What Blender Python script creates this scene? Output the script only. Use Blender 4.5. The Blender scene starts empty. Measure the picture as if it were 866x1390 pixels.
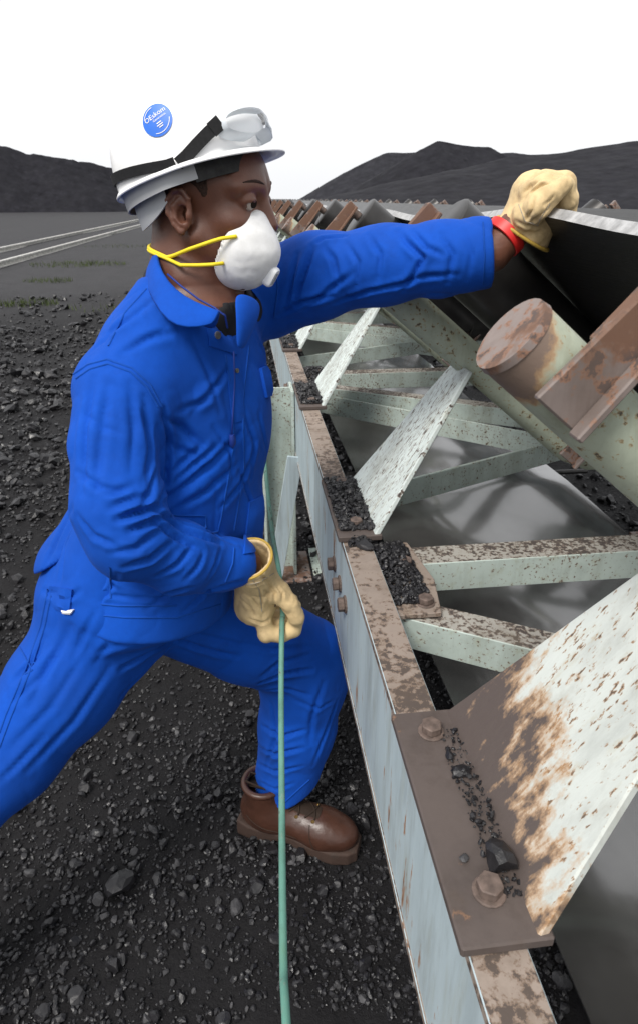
import bpy, bmesh, math, random
import numpy as np
from mathutils import Vector, Matrix
rng = np.random.default_rng(7); random.seed(7)
scene = bpy.context.scene
col = scene.collection
# ------------------------------------------------------------------ camera
CAM_H = 1.5
F_PX, PX, PY, VX, VY = 867.0, 433.0, 650.0, 323.0, 270.0     # lens in pixels of an 866 x 1390 picture
PITCH = math.atan2(PY - VY, F_PX); YAW = math.atan2(PX - VX, math.hypot(F_PX, PY - VY))
_fh = np.array([math.sin(YAW), math.cos(YAW), 0]); C_R = np.array([math.cos(YAW), -math.sin(YAW), 0])
C_F = _fh*math.cos(PITCH) + np.array([0, 0, -math.sin(PITCH)]); C_U = _fh*math.sin(PITCH) + np.array([0, 0, math.cos(PITCH)])
C_O = np.array([0, 0, CAM_H])
cam_d = bpy.data.cameras.new('camera'); cam = bpy.data.objects.new('camera', cam_d); col.objects.link(cam)
cam_d.sensor_fit = 'VERTICAL'; cam_d.sensor_height = 36.0; cam_d.sensor_width = 36.0*866/1390
cam_d.lens = F_PX/1390*36.0; cam_d.shift_y = -45/1390
cam_d.clip_start = 0.02; cam_d.clip_end = 2000
cam.matrix_world = Matrix(((C_R[0], C_U[0], -C_F[0], 0), (C_R[1], C_U[1], -C_F[1], 0), (C_R[2], C_U[2], -C_F[2], CAM_H), (0, 0, 0, 1)))
cam_d.dof.use_dof = True; cam_d.dof.focus_distance = 1.0; cam_d.dof.aperture_fstop = 13.0
scene.camera = cam
# ------------------------------------------------------------------ sky, sun, exposure
SUN_EL, SUN_AZ = math.radians(54), math.radians(220)         # azimuth clockwise from +Y; sun behind the camera's left shoulder
world = bpy.data.worlds.new('World'); scene.world = world; world.use_nodes = True
nt = world.node_tree; nt.nodes.clear()
out = nt.nodes.new('ShaderNodeOutputWorld'); bg = nt.nodes.new('ShaderNodeBackground')
sky = nt.nodes.new('ShaderNodeTexSky'); sky.sky_type = 'NISHITA'; sky.sun_disc = False
sky.sun_elevation = SUN_EL; sky.sun_rotation = SUN_AZ; sky.dust_density = 4.0; sky.air_density = 1.0; sky.ozone_density = 1.0
hs = nt.nodes.new('ShaderNodeHueSaturation'); hs.inputs['Saturation'].default_value = 0.10; hs.inputs['Value'].default_value = 1.0
mx = nt.nodes.new('ShaderNodeMixRGB'); mx.blend_type = 'MIX'; mx.inputs[0].default_value = 0.75; mx.inputs[2].default_value = (8.7, 8.8, 9.0, 1)
nt.links.new(sky.outputs[0], hs.inputs['Color']); nt.links.new(hs.outputs[0], mx.inputs[1]); nt.links.new(mx.outputs[0], bg.inputs['Color'])
bg.inputs['Strength'].default_value = 0.12; nt.links.new(bg.outputs[0], out.inputs['Surface'])
sun_d = bpy.data.lights.new('sun', 'SUN'); sun = bpy.data.objects.new('sun', sun_d); col.objects.link(sun)
sun_d.energy = 2.7; sun_d.angle = math.radians(20); sun_d.color = (1.0, 0.96, 0.90)
_sd = Vector((math.sin(SUN_AZ)*math.cos(SUN_EL), math.cos(SUN_AZ)*math.cos(SUN_EL), math.sin(SUN_EL)))
sun.rotation_euler = _sd.to_track_quat('Z', 'Y').to_euler(); sun.location = _sd*20
scene.view_settings.view_transform = 'Standard'; scene.view_settings.look = 'None'
scene.view_settings.exposure = 0.25; scene.view_settings.gamma = 1.0; scene.view_settings.use_curve_mapping = False

# ------------------------------------------------------------------ helpers
def ray(x, y): return C_F + C_R*(x - PX)/F_PX - C_U*(y - PY)/F_PX
def at(x, y, X=None, Y=None, Z=None, D=None):
    """a point of the place that the photograph shows at (x, y), given its own X, Y, Z or depth D"""
    r = ray(x, y)
    if X is not None: t = X/r[0]
    elif Y is not None: t = Y/r[1]
    elif Z is not None: t = (Z - CAM_H)/r[2]
    else: t = D
    return C_O + t*r
def proj(P):
    d = np.asarray(P, float) - C_O; z = d @ C_F
    return np.stack([PX + F_PX*(d @ C_R)/z, PY - F_PX*(d @ C_U)/z, z], -1)
def nrm(v): v = np.asarray(v, float); return v/np.linalg.norm(v)
def perp(d):
    d = nrm(d); a = np.array([0, 0, 1.]) if abs(d[2]) < .9 else np.array([1., 0, 0])
    u = nrm(np.cross(a, d)); return u, np.cross(d, u)
def _hash(i, j, k, s):
    h = (i*374761393 + j*668265263 + k*2147483647 + s*144665) & 0xffffffff
    h = ((h ^ (h >> 13))*1274126177) & 0xffffffff
    return ((h ^ (h >> 16)) & 0xffff)/65535.0
def vnoise(P, s=0):
    P = np.asarray(P, float); I = np.floor(P).astype(np.int64); f = P - I; f = f*f*(3 - 2*f)
    i, j, k = I[..., 0], I[..., 1], I[..., 2]; r = 0
    for a in (0, 1):
        for b in (0, 1):
            for c in (0, 1):
                w = (f[..., 0] if a else 1 - f[..., 0])*(f[..., 1] if b else 1 - f[..., 1])*(f[..., 2] if c else 1 - f[..., 2])
                r = r + w*_hash(i + a, j + b, k + c, s)
    return r*2 - 1
def fbm(P, o=4, s=0, g=.5):
    r, a, t = 0, 1.0, 0
    for q in range(o):
        r = r + a*vnoise(np.asarray(P)*2.03**q + q*17.3, s + q); t += a; a *= g
    return r/t
class MB:
    """collects shapes; build() links them as ONE mesh object"""
    def __init__(s): s.v = []; s.f = []; s.m = []
    def add(s, v, f, m=0):
        n = len(s.v); s.v += [tuple(float(c) for c in p) for p in v]; s.f += [tuple(int(i) + n for i in q) for q in f]; s.m += [m]*len(f); return s
    def box(s, lo, hi, m=0):
        x0, y0, z0 = lo; x1, y1, z1 = hi
        return s.add([(x0, y0, z0), (x1, y0, z0), (x1, y1, z0), (x0, y1, z0), (x0, y0, z1), (x1, y0, z1), (x1, y1, z1), (x0, y1, z1)],
                     [(0, 3, 2, 1), (4, 5, 6, 7), (0, 1, 5, 4), (1, 2, 6, 5), (2, 3, 7, 6), (3, 0, 4, 7)], m)
    def hexa(s, p, m=0):   # 4 points of one face, 4 of the opposite face
        return s.add(p, [(3, 2, 1, 0), (4, 5, 6, 7), (0, 1, 5, 4), (1, 2, 6, 5), (2, 3, 7, 6), (3, 0, 4, 7)], m)
    def slab(s, quad, t, m=0):   # quad thickened by t against its normal
        q = np.array(quad, float); n = nrm(np.cross(q[1] - q[0], q[2] - q[0]))
        return s.hexa(list(q - n*t) + list(q), m)
    def bar(s, a, b, w, h, up=(0, 0, 1), m=0):
        a = np.array(a, float); b = np.array(b, float); d = nrm(b - a); x = nrm(np.cross(d, up)); u = np.cross(x, d)
        c = [x*i*w/2 + u*j*h/2 for i, j in ((-1, -1), (1, -1), (1, 1), (-1, 1))]
        return s.hexa([a + q for q in c] + [b + q for q in c], m)
    def angle(s, a, b, w, h, t, up=(0, 0, 1), side=1, m=0, mtop=None):   # L section: top leg w wide, side leg h deep
        a = np.array(a, float); b = np.array(b, float); d = nrm(b - a); x = nrm(np.cross(d, up))*side; u = nrm(np.cross(x*side, d))
        pr = [(0, 0), (w, 0), (w, -t), (t, -t), (t, -h), (0, -h)]
        va = [a + x*p + u*q for p, q in pr]; vb = [b + x*p + u*q for p, q in pr]
        f = [(i, (i + 1) % 6, (i + 1) % 6 + 6, i + 6) for i in range(6)] + [(5, 4, 3, 0), (3, 2, 1, 0), (6, 9, 10, 11), (6, 7, 8, 9)]
        s.add(va + vb, f, m)
        if mtop is not None: s.m[-len(f)] = mtop
        return s
    def tube(s, pts, r, n=12, m=0, cap=True):
        pts = [np.array(p, float) for p in pts]; rs = r if hasattr(r, '__len__') else [r]*len(pts)
        u = perp(pts[1] - pts[0])[0]; v = []
        for i, p in enumerate(pts):
            d = nrm(pts[min(i + 1, len(pts) - 1)] - pts[max(i - 1, 0)]); u = nrm(u - d*(u @ d)); w = np.cross(d, u)
            v += [p + rs[i]*(u*math.cos(2*math.pi*k/n) + w*math.sin(2*math.pi*k/n)) for k in range(n)]
        f = [(i*n + k, i*n + (k + 1) % n, (i + 1)*n + (k + 1) % n, (i + 1)*n + k) for i in range(len(pts) - 1) for k in range(n)]
        if cap: f += [tuple(range(n - 1, -1, -1)), tuple((len(pts) - 1)*n + k for k in range(n))]
        return s.add(v, f, m)
    def build(s, name, mats, parent=None, smooth=False, bevel=0, seg=1, link=True):
        me = bpy.data.meshes.new(name); me.from_pydata(s.v, [], s.f); me.validate()
        mats = mats if isinstance(mats, (list, tuple)) else [mats]
        for m in mats: me.materials.append(m)
        if len(mats) > 1 and len(me.polygons) == len(s.m): me.polygons.foreach_set('material_index', s.m)
        bm = bmesh.new(); bm.from_mesh(me); bmesh.ops.recalc_face_normals(bm, faces=bm.faces)
        if bevel:
            e = [e for e in bm.edges if len(e.link_faces) == 2 and e.calc_face_angle(0) > .5]
            bmesh.ops.bevel(bm, geom=e, offset=bevel, segments=seg, affect='EDGES', profile=.5, clamp_overlap=True)
        bm.to_mesh(me); bm.free()
        me.polygons.foreach_set('use_smooth', [bool(smooth)]*len(me.polygons))
        if smooth and smooth != 2: me.set_sharp_from_angle(angle=math.radians(40))
        return obj(name, me, parent) if link else me
def obj(name, me, parent=None):
    o = bpy.data.objects.new(name, me); col.objects.link(o)
    if parent is not None: o.parent = parent
    return o
def tag(o, label=None, cat=None, group=None, kind=None):
    for k, v in (('label', label), ('category', cat), ('group', group), ('kind', kind)):
        if v: o[k] = v
    return o
def empty(name, loc=(0, 0, 0)):
    o = bpy.data.objects.new(name, None); col.objects.link(o); o.location = loc; o.empty_display_size = .1; return o
def npmesh(name, V, Fq, mat, parent=None, smooth=True):
    me = bpy.data.meshes.new(name); V = np.asarray(V, np.float32); Fq = np.asarray(Fq, np.int32); k = Fq.shape[1]
    me.vertices.add(len(V)); me.vertices.foreach_set('co', V.ravel())
    me.loops.add(Fq.size); me.loops.foreach_set('vertex_index', Fq.ravel())
    me.polygons.add(len(Fq)); me.polygons.foreach_set('loop_start', np.arange(0, Fq.size, k, dtype=np.int32))
    me.polygons.foreach_set('use_smooth', [smooth]*len(Fq)); me.update(calc_edges=True); me.materials.append(mat)
    return obj(name, me, parent)

# ------------------------------------------------------------------ materials
class NT:
    def __init__(s, name):
        s.mat = bpy.data.materials.new(name); s.mat.use_nodes = True; s.t = s.mat.node_tree; s.b = s.t.nodes['Principled BSDF']
        s.co = s.t.nodes.new('ShaderNodeTexCoord').outputs['Object']
    def n(s, ty, **k):
        q = s.t.nodes.new(ty)
        for a, v in k.items(): setattr(q, a, v)
        return q
    def l(s, a, b): s.t.links.new(a, b)
    def mapped(s, scale, rot=(0, 0, 0)):
        q = s.n('ShaderNodeMapping'); q.inputs['Scale'].default_value = scale; q.inputs['Rotation'].default_value = rot; s.l(s.co, q.inputs[0]); return q.outputs[0]
    def noise(s, scale=5, detail=4, rough=.55, co=None, dist=0):
        q = s.n('ShaderNodeTexNoise'); q.inputs['Scale'].default_value = scale; q.inputs['Detail'].default_value = detail
        q.inputs['Roughness'].default_value = rough; q.inputs['Distortion'].default_value = dist; s.l(co or s.co, q.inputs['Vector']); return q.outputs['Fac']
    def ramp(s, f, stops, interp='LINEAR'):
        q = s.n('ShaderNodeValToRGB'); q.color_ramp.interpolation = interp; e = q.color_ramp.elements
        while len(e) < len(stops): e.new(.5)
        for i, (p, c) in enumerate(stops):
            e[i].position = p; e[i].color = (c, c, c, 1) if not hasattr(c, '__len__') else (*c, 1)
        s.l(f, q.inputs[0]); return q.outputs[0]
    def mix(s, f, a, b, mode='MIX'):
        q = s.n('ShaderNodeMixRGB', blend_type=mode)
        for i, v in ((0, f), (1, a), (2, b)):
            if hasattr(v, 'is_output'): s.l(v, q.inputs[i])
            elif i == 0: q.inputs[0].default_value = v
            else: q.inputs[i].default_value = (*v, 1)
        return q.outputs[0]
    def math(s, op, a, b=0, clamp=False):
        q = s.n('ShaderNodeMath', operation=op); q.use_clamp = clamp
        for i, v in ((0, a), (1, b)):
            if hasattr(v, 'is_output'): s.l(v, q.inputs[i])
            else: q.inputs[i].default_value = v
        return q.outputs[0]
    def axis(s, k):
        q = s.n('ShaderNodeSeparateXYZ'); s.l(s.co, q.inputs[0]); return q.outputs[k]
    def set(s, **k):
        for a, v in k.items():
            i = s.b.inputs[{'color': 'Base Color', 'rough': 'Roughness', 'metal': 'Metallic', 'spec': 'Specular IOR Level', 'sheen': 'Sheen Weight', 'coat': 'Coat Weight', 'sss': 'Subsurface Weight', 'trans': 'Transmission Weight', 'alpha': 'Alpha'}[a]]
            if hasattr(v, 'is_output'): s.l(v, i)
            else: i.default_value = (*v, 1) if hasattr(v, '__len__') else v
    def bump(s, h, strength=.3, dist=.002, prev=None):
        q = s.n('ShaderNodeBump'); q.inputs['Strength'].default_value = strength; q.inputs['Distance'].default_value = dist; s.l(h, q.inputs['Height'])
        if prev is not None: s.l(prev, q.inputs['Normal'])
        s.l(q.outputs[0], s.b.inputs['Normal']); return q.outputs[0]
def plain(name, c, rough=.6, metal=0, spec=.5, var=.15, scale=30, bump=.0):
    t = NT(name); c = np.array(c); n = t.noise(scale, 5)
    t.set(color=t.ramp(n, [(.3, tuple(c*(1 - var))), (.7, tuple(np.minimum(c*(1 + var), 1)))]), rough=rough, metal=metal, spec=spec)
    if bump: t.bump(n, bump)
    return t.mat
def steel(name, paint, chip=(.10, .075, .06), rust=(.30, .14, .06), chips=.5, streak=(1, 1, 1), dust=None, rusty=0, rough=.55, fine=55, blotch=.35, mixf=.38):
    """weathered paint: chips through to dark steel with rust rims, grime, optional dust rising from an edge: dust=(axis, start, end, colour)"""
    t = NT(name); co = t.mapped(streak)
    big = t.noise(3.5, 5, .6); n1 = t.noise(fine, 6, .62, co); n2 = t.noise(fine*.28, 5, .6, co)
    p = np.array(paint)
    base = t.ramp(t.noise(9, 6, .65, co), [(.25, tuple(p*.72)), (.5, tuple(p)), (.75, tuple(np.minimum(p*1.1, .95)))])
    base = t.mix(t.ramp(n2, [(.55, 0), (.75, .6)]), base, tuple(p*np.array((.80, .70, .52))))
    k = t.math('ADD', t.math('MULTIPLY', n1, 1 - mixf), t.math('MULTIPLY', n2, mixf)); k = t.math('ADD', k, t.math('MULTIPLY', t.math('SUBTRACT', big, .5), blotch))
    lo = .70 - chips*.22
    base = t.mix(t.ramp(k, [(lo - .035, 0), (lo, 1)]), base, rust); base = t.mix(t.ramp(k, [(lo + .004, 0), (lo + .03, 1)]), base, chip)
    wash = t.noise(5, 6, .7, t.mapped((3.0, 3.0, .5))); base = t.mix(t.ramp(wash, [(.50, 0), (.74, .55)]), base, tuple(p*np.array((.42, .36, .30))))
    if rusty: base = t.mix(t.ramp(t.math('ADD', n2, t.math('SUBTRACT', big, .5)), [(.62 - rusty*.3, 0), (.72 - rusty*.3, 1)]), base, tuple(np.array(rust)*.62))
    if dust:
        a, s0, s1, dc = dust
        g = t.n('ShaderNodeMapRange'); g.inputs[1].default_value = s0; g.inputs[2].default_value = s1; g.inputs[3].default_value = 1; g.inputs[4].default_value = 0
        if a == 'skew':
            x, y, z = t.axis(0), t.axis(1), t.axis(2); t.l(t.math('SUBTRACT', z, t.math('MULTIPLY', y, .42)), g.inputs[0])
        else: t.l(t.axis(a), g.inputs[0])
        w = t.math('ADD', g.outputs[0], t.math('MULTIPLY', t.math('SUBTRACT', t.math('ADD', t.math('MULTIPLY', n2, .5), t.math('MULTIPLY', t.noise(14, 6, .7), .5)), .5), 1.5))
        base = t.mix(t.ramp(w, [(.36, 0), (.5, .85)]), base, (.42, .24, .11)); base = t.mix(t.ramp(w, [(.46, 0), (.58, 1)]), base, dc)
    t.set(color=base, rough=t.ramp(k, [(.4, rough), (.7, min(rough + .3, .95))]), spec=.4)
    t.bump(k, .35, .0015); return t.mat
M = {}
M['paint'] = steel('mint_paint', (.43, .50, .46), chips=.46, fine=150, blotch=.2, mixf=.25, rust=(.22, .17, .13), streak=(1, 1, 1))
M['leg'] = steel('leg_paint', (.58, .64, .62), chips=.56, streak=(.6, 2.2, .5), fine=130, chip=(.06, .05, .047), rust=(.20, .15, .12), blotch=.15, mixf=.22)
M['leg_near'] = steel('leg_near_paint', (.52, .55, .52), chips=.46, streak=(.7, 1.8, .6), fine=110, blotch=.16, mixf=.25, rust=(.30, .19, .11), dust=('skew', .78, 1.10, (.088, .069, .062)))
M['web'] = steel('web_paint_reflection', (.41, .49, .52), chips=.34, streak=(6, 1.5, .22), fine=40)  # weathered paint with a bluish, streaky reflection put into its colour
M['flange'] = steel('flange_rust', (.27, .22, .185), chips=.82, rust=(.20, .145, .11), chip=(.085, .066, .056), fine=85)
M['pipe'] = steel('pipe_paint', (.41, .455, .36), chips=.52, streak=(1, 1, 1), fine=110, rust=(.33, .25, .14), chip=(.09, .08, .06), blotch=.25, mixf=.3, dust=(0, .195, .262, (.20, .145, .115)))
M['rust'] = steel('rusty_steel', (.215, .175, .16), chips=.78, rust=(.24, .13, .085), chip=(.095, .07, .062), fine=60, rusty=.25)
M['dust'] = steel('dusty_steel', (.092, .073, .066), chips=.30, rust=(.19, .11, .07), chip=(.07, .055, .05), fine=40)
M['grime'] = steel('dusty_paint', (.36, .345, .31), chips=.86, rust=(.17, .13, .105), chip=(.07, .058, .052), fine=120, blotch=.3, mixf=.3)
M['bolt'] = plain('bolt_steel', (.13, .095, .08), .7, 0, .4, .4, 90, .3)
def belt_mat():
    t = NT('belt_rubber'); s = t.noise(60, 4, .6, t.mapped((9, .12, 9))); n = t.noise(2.2, 4)
    t.set(color=t.ramp(n, [(.3, (.012, .012, .012)), (.7, (.028, .027, .025))]), rough=t.ramp(s, [(.3, .30), (.7, .46)]), spec=.55)
    t.bump(s, .18, .0012); return t.mat
M['belt'] = belt_mat()
def return_mat():
    t = NT('deck_sheet'); s = t.noise(60, 4, .6, t.mapped((7, .10, 7))); n = t.noise(3.0, 5, .65); w = t.noise(2.4, 3, .5, t.mapped((1.6, .8, 1)))
    t.set(color=t.ramp(n, [(.35, (.09, .088, .085)), (.7, (.17, .167, .162))]), metal=.6, rough=t.ramp(n, [(.35, .16), (.7, .26)]), spec=1.0, coat=1.0)
    t.b.inputs['Coat Roughness'].default_value = .09; t.b.inputs['Coat IOR'].default_value = 1.8
    p = t.bump(w, .3, .03); t.bump(s, .16, .0008, p); return t.mat
M['belt_return'] = return_mat()
M['edge'] = plain('belt_edge', (.36, .36, .36), .45, 0, .6, .35, 60, .4)
M['roller'] = plain('roller_steel', (.040, .038, .037), .36, .5, .5, .4, 14)
def coal_mat(name, base, rough=(.35, .8), bump=.5, scale=90, spec=.5):
    t = NT(name); n = t.noise(scale, 6, .65); b = t.noise(1.3, 5, .6); base = np.array(base)
    c = t.ramp(n, [(.28, tuple(base*.45)), (.55, tuple(base)), (.8, tuple(base*1.9))])
    c = t.mix(t.ramp(b, [(.35, 0), (.7, .6)]), c, tuple(base*1.25))
    t.set(color=c, rough=t.ramp(t.noise(scale*.6, 3), [(.35, rough[0]), (.65, rough[1])]), spec=spec); t.bump(n, bump, .006); return t.mat
def ground_mat():
    """black coal fines near the conveyor, a greyer hard-packed track beyond"""
    t = NT('coal_ground'); n = t.noise(70, 6, .68); b = t.noise(1.1, 6, .65); f = t.noise(9, 6, .7)
    c = t.ramp(n, [(.28, (.0034, .0032, .0037)), (.55, (.0076, .0072, .0081)), (.8, (.0165, .0155, .0175))]); c = t.mix(t.ramp(f, [(.45, 0), (.7, .55)]), c, (.0128, .0120, .0132))
    g = t.ramp(t.noise(2.5, 6, .7), [(.3, (.020, .0195, .0215)), (.7, (.037, .036, .039))])
    y = t.math('ADD', t.math('SUBTRACT', t.axis(1), t.math('MULTIPLY', t.axis(0), .25)), t.math('MULTIPLY', b, 5.0)); k = t.n('ShaderNodeMapRange'); k.inputs[1].default_value = 12; k.inputs[2].default_value = 16; t.l(y, k.inputs[0])
    t.set(color=t.mix(k.outputs[0], c, g), rough=t.ramp(n, [(.35, .55), (.65, .95)]), spec=.22); t.bump(n, .9, .006); return t.mat
M['ground'] = ground_mat()
M['coal'] = coal_mat('coal_lumps', (.0135, .0130, .0150), (.25, .62), .35, 60)
M['coal_grey'] = coal_mat('coal_lumps_grey', (.046, .045, .048), (.45, .8), .35, 60)
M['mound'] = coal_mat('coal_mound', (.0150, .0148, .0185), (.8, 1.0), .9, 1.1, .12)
M['mound_hazed'] = coal_mat('coal_mound_hazed', (.0215, .0215, .026), (.8, 1.0), .6, .8, .12)  # lighter than the nearer mounds: distance haze is put into the colour
M['rail'] = plain('rail_steel', (.50, .49, .46), .5, .3, .5, .3, 6)
M['grass'] = plain('grass', (.055, .075, .022), .7, 0, .3, .4, 8)
# ------------------------------------------------------------------ ground, mounds, rails
def graded(lo, hi, step, far, k=1.16):
    a = list(np.arange(lo, hi, step)); s = step
    while a[-1] < far: s *= k; a.append(a[-1] + s)
    s = step
    while a[0] > -far: s *= k; a.insert(0, a[0] - s)
    return np.array(a)
def ground_h(x, y):
    P = np.stack([x, y, 0*x], -1); near = np.exp(-((np.hypot(x, y) - 1)/9).clip(0)**2)
    return .020*fbm(P*1.7, 3, 3) + near*(.020*fbm(P*6, 4, 11, .6)) + .05*fbm(P*.13, 3, 5)*(1 - np.exp(-(np.hypot(x, y - 1)/9)**2)) + .06*np.clip(fbm(P*np.array([.9, .7, 1]), 4, 15, .6) + .05, 0, 1)*np.exp(-((np.hypot(x, y) - 5.5)/3.2)**2)
gx, gy = graded(-2.6, .9, .022, 700, 1.10), graded(.45, 4.2, .022, 700, 1.08); GX, GY = np.meshgrid(gx, gy, indexing='ij')
GZ = ground_h(GX, GY); ni, nj = GX.shape; I = np.arange(ni*nj).reshape(ni, nj)
tag(npmesh('ground', np.stack([GX, GY, GZ], -1).reshape(-1, 3), np.stack([I[:-1, :-1], I[1:, :-1], I[1:, 1:], I[:-1, 1:]], -1).reshape(-1, 4), M['ground']), kind='structure')
def mound(name, x0, x1, y0, y1, n, fn, mat, label, rough=.3):
    xs, ys = np.linspace(x0, x1, n), np.linspace(y0, y1, n); X, Y = np.meshgrid(xs, ys, indexing='ij'); Z = fn(X, Y)
    Z = Z + fbm(np.stack([X*.22, Y*.22, 0*X], -1), 5, 21, .6)*rough*np.clip(Z/3, 0, 1) - .4
    J = np.arange(n*n).reshape(n, n); o = npmesh(name, np.stack([X, Y, Z], -1).reshape(-1, 3), np.stack([J[:-1, :-1], J[1:, :-1], J[1:, 1:], J[:-1, 1:]], -1).reshape(-1, 4), mat)
    return tag(o, label, kind='structure')
def cone(X, Y, x, y, h, s=.62): return h - s*np.hypot(X - x, Y - y)
def ridge(X, Y, pts, s=.62):
    r = -1e3
    for (xa, ya, ha), (xb, yb, hb) in zip(pts[:-1], pts[1:]):
        dx, dy = xb - xa, yb - ya; t = np.clip(((X - xa)*dx + (Y - ya)*dy)/(dx*dx + dy*dy), 0, 1)
        r = np.maximum(r, ha + (hb - ha)*t - s*np.hypot(X - xa - t*dx, Y - ya - t*dy))
    return np.maximum(r, 0)
def P2(px, py, Y): q = at(px, py, Y=Y); return (q[0], Y, q[2])
mound('coal_hill', -75, 6, 78, 125, 170, lambda X, Y: ridge(X, Y, [P2(-500, 150, 98), P2(-120, 168, 97), P2(-10, 190, 97), P2(38, 207, 97), P2(80, 209, 97), P2(120, 216, 98), P2(165, 232, 100), P2(225, 258, 104)], .75), M['mound'], 'long dark coal stockpile beyond the rails on the left', .8)
mound('coal_hill', -30, 130, 80, 200, 190, lambda X, Y: ridge(X, Y, [P2(408, 266, 150), P2(470, 229, 150), P2(522, 205, 150), P2(560, 203, 150), P2(700, 205, 150), P2(900, 215, 150)], .55), M['mound_hazed'], 'far coal stockpile with painted haze, left of the peaked one')
mound('coal_hill', -10, 75, 62, 128, 190, lambda X, Y: ridge(X, Y, [P2(540, 226, 97), P2(572, 200, 96), P2(594, 185, 96), P2(628, 192, 96), P2(664, 194, 96), P2(690, 208, 94), P2(800, 236, 90)], .55), M['mound'], 'dark coal stockpile with a peaked top behind the conveyor')
mound('coal_hill', 0, 130, 22, 110, 190, lambda X, Y: ridge(X, Y, [P2(600, 236, 70), P2(690, 208, 66), P2(770, 199, 66), P2(866, 184, 66), P2(1100, 160, 66), P2(1500, 150, 66)], .20), M['mound'], 'broad smooth coal stockpile rising toward the right edge')
for X, lab in ((-7.25, 'pale steel rail in the coal yard, farther of the two'), (-5.70, 'pale steel rail in the coal yard, nearer of the two')):
    m = MB()
    for (w, z0, z1) in ((.10, .10, .15), (.02, .03, .10), (.15, 0, .03)): m.box((X - w/2, 5, z0), (X + w/2, 110, z1))
    tag(m.build('rail', M['rail'], bevel=.006), lab, 'rail', 'rails of the coal yard track')
# grass tufts
def tuft(px, py, n, r):
    c = at(px, py, Z=0); V, Fc = [], []
    for i in range(n):
        a = random.random()*6.28; d = r*math.sqrt(random.random()); x, y = c[0] + d*math.cos(a)*1.6, c[1] + d*math.sin(a); h = random.uniform(.04, .10); w = .008; b = random.random()*6.28
        lx, ly = random.uniform(-.04, .04), random.uniform(-.04, .04); k = len(V)
        V += [(x - w*math.cos(b), y - w*math.sin(b), -.01), (x + w*math.cos(b), y + w*math.sin(b), -.01), (x + lx, y + ly, h)]; Fc.append((k, k + 1, k + 2))
    return V, Fc
V, Fc = [], []
for a in ((38, 413, 260, .30), (65, 382, 160, .30), (108, 359, 420, .75), (160, 335, 150, .8), (128, 420, 30, .3)):
    v, f = tuft(*a); k = len(V); V += v; Fc += [tuple(i + k for i in q) for q in f]
tag(npmesh('grass', V, Fc, M['grass'], smooth=False), 'small green grass tufts in the coal dust near the rails', 'grass', kind='stuff')
# ------------------------------------------------------------------ coal gravel
def ico(sub):
    bm = bmesh.new(); bmesh.ops.create_icosphere(bm, subdivisions=sub, radius=1); V = np.array([v.co[:] for v in bm.verts]); Fa = np.array([[v.index for v in f.verts] for f in bm.faces]); bm.free(); return V, Fa
ICO1, ICO2 = ico(1), ico(2)
def lump_shape(seed, base=ICO1, flat=.65, cuts=6):
    r = np.random.default_rng(seed); V = base[0].copy()
    for _ in range(cuts):
        n = nrm(r.normal(size=3)); d = r.uniform(.45, .85); e = V @ n - d; V = V - np.outer(np.maximum(e, 0), n)
    return V*np.array([r.uniform(.8, 1.25), r.uniform(.7, 1.0), flat*r.uniform(.75, 1.2)])
SH1 = [lump_shape(i) for i in range(24)]; SH2 = [lump_shape(100 + i, ICO2, .7, 9) for i in range(16)]
def scatter(pos, size, shapes, faces, sink=.25):
    N = len(pos); sid = rng.integers(0, len(shapes), N); S = np.array(shapes)[sid]; q = rng.normal(size=(N, 4)); q[:, 1:3] *= .35; q /= np.linalg.norm(q, axis=1)[:, None]
    w, x, y, z = q.T
    Rm = np.stack([np.stack([1 - 2*(y*y + z*z), 2*(x*y - z*w), 2*(x*z + y*w)], -1), np.stack([2*(x*y + z*w), 1 - 2*(x*x + z*z), 2*(y*z - x*w)], -1), np.stack([2*(x*z - y*w), 2*(y*z + x*w), 1 - 2*(x*x + y*y)], -1)], -2)
    V = np.einsum('nij,nkj->nki', Rm, S)*size[:, None, None]; V += pos[:, None, :]; V[:, :, 2] += (size*(.62 - sink))[:, None]
    nv = S.shape[1]; Fa = faces[None] + (np.arange(N)*nv)[:, None, None]
    return V.reshape(-1, 3), Fa.reshape(-1, 3)
def logpolar(N, r0, r1, a0, a1):
    r = r0*np.exp(rng.random(N)*math.log(r1/r0)); a = a0 + rng.random(N)*(a1 - a0); return r*np.sin(a), r*np.cos(a)
def gravel(name, N, r0, r1, smin, smax, pw, mat, label, shapes=SH1, faces=ICO1[1]):
    x, y = logpolar(N, r0, r1, math.radians(-48), math.radians(40)); cl = vnoise(np.stack([x*1.5, y*1.5, 0*x], -1), 44) + .6*vnoise(np.stack([x*6, y*6, 0*x], -1), 45)
    k = cl + rng.random(N)*1.6 > .35; x, y = x[k], y[k]
    s = smin*(smax/smin)**(rng.random(len(x))**pw); s = s*np.clip(np.hypot(x, y)/2.2, 1, 2.5)
    V, Fa = scatter(np.stack([x, y, ground_h(x, y)], -1), s, shapes, faces)
    return tag(npmesh(name, V, Fa, mat, smooth=False), label, 'gravel', kind='stuff')
gravel('gravel', 82000, .75, 9, .0018, .011, 1.7, M['coal'], 'loose small coal pieces strewn over the black ground')
gravel('gravel', 3600, .75, 7, .008, .024, 2.4, M['coal'], 'coarser coal pieces lying about the black ground', SH2, ICO2[1])
gravel('gravel', 9000, 2.2, 12, .008, .030, 2.0, M['coal'], 'rough coal spillage in the middle distance left of the worker')
gravel('gravel', 3000, .75, 7, .003, .013, 1.6, M['coal_grey'], 'scattered greyer stone chips among the black coal', SH2, ICO2[1])
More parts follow.
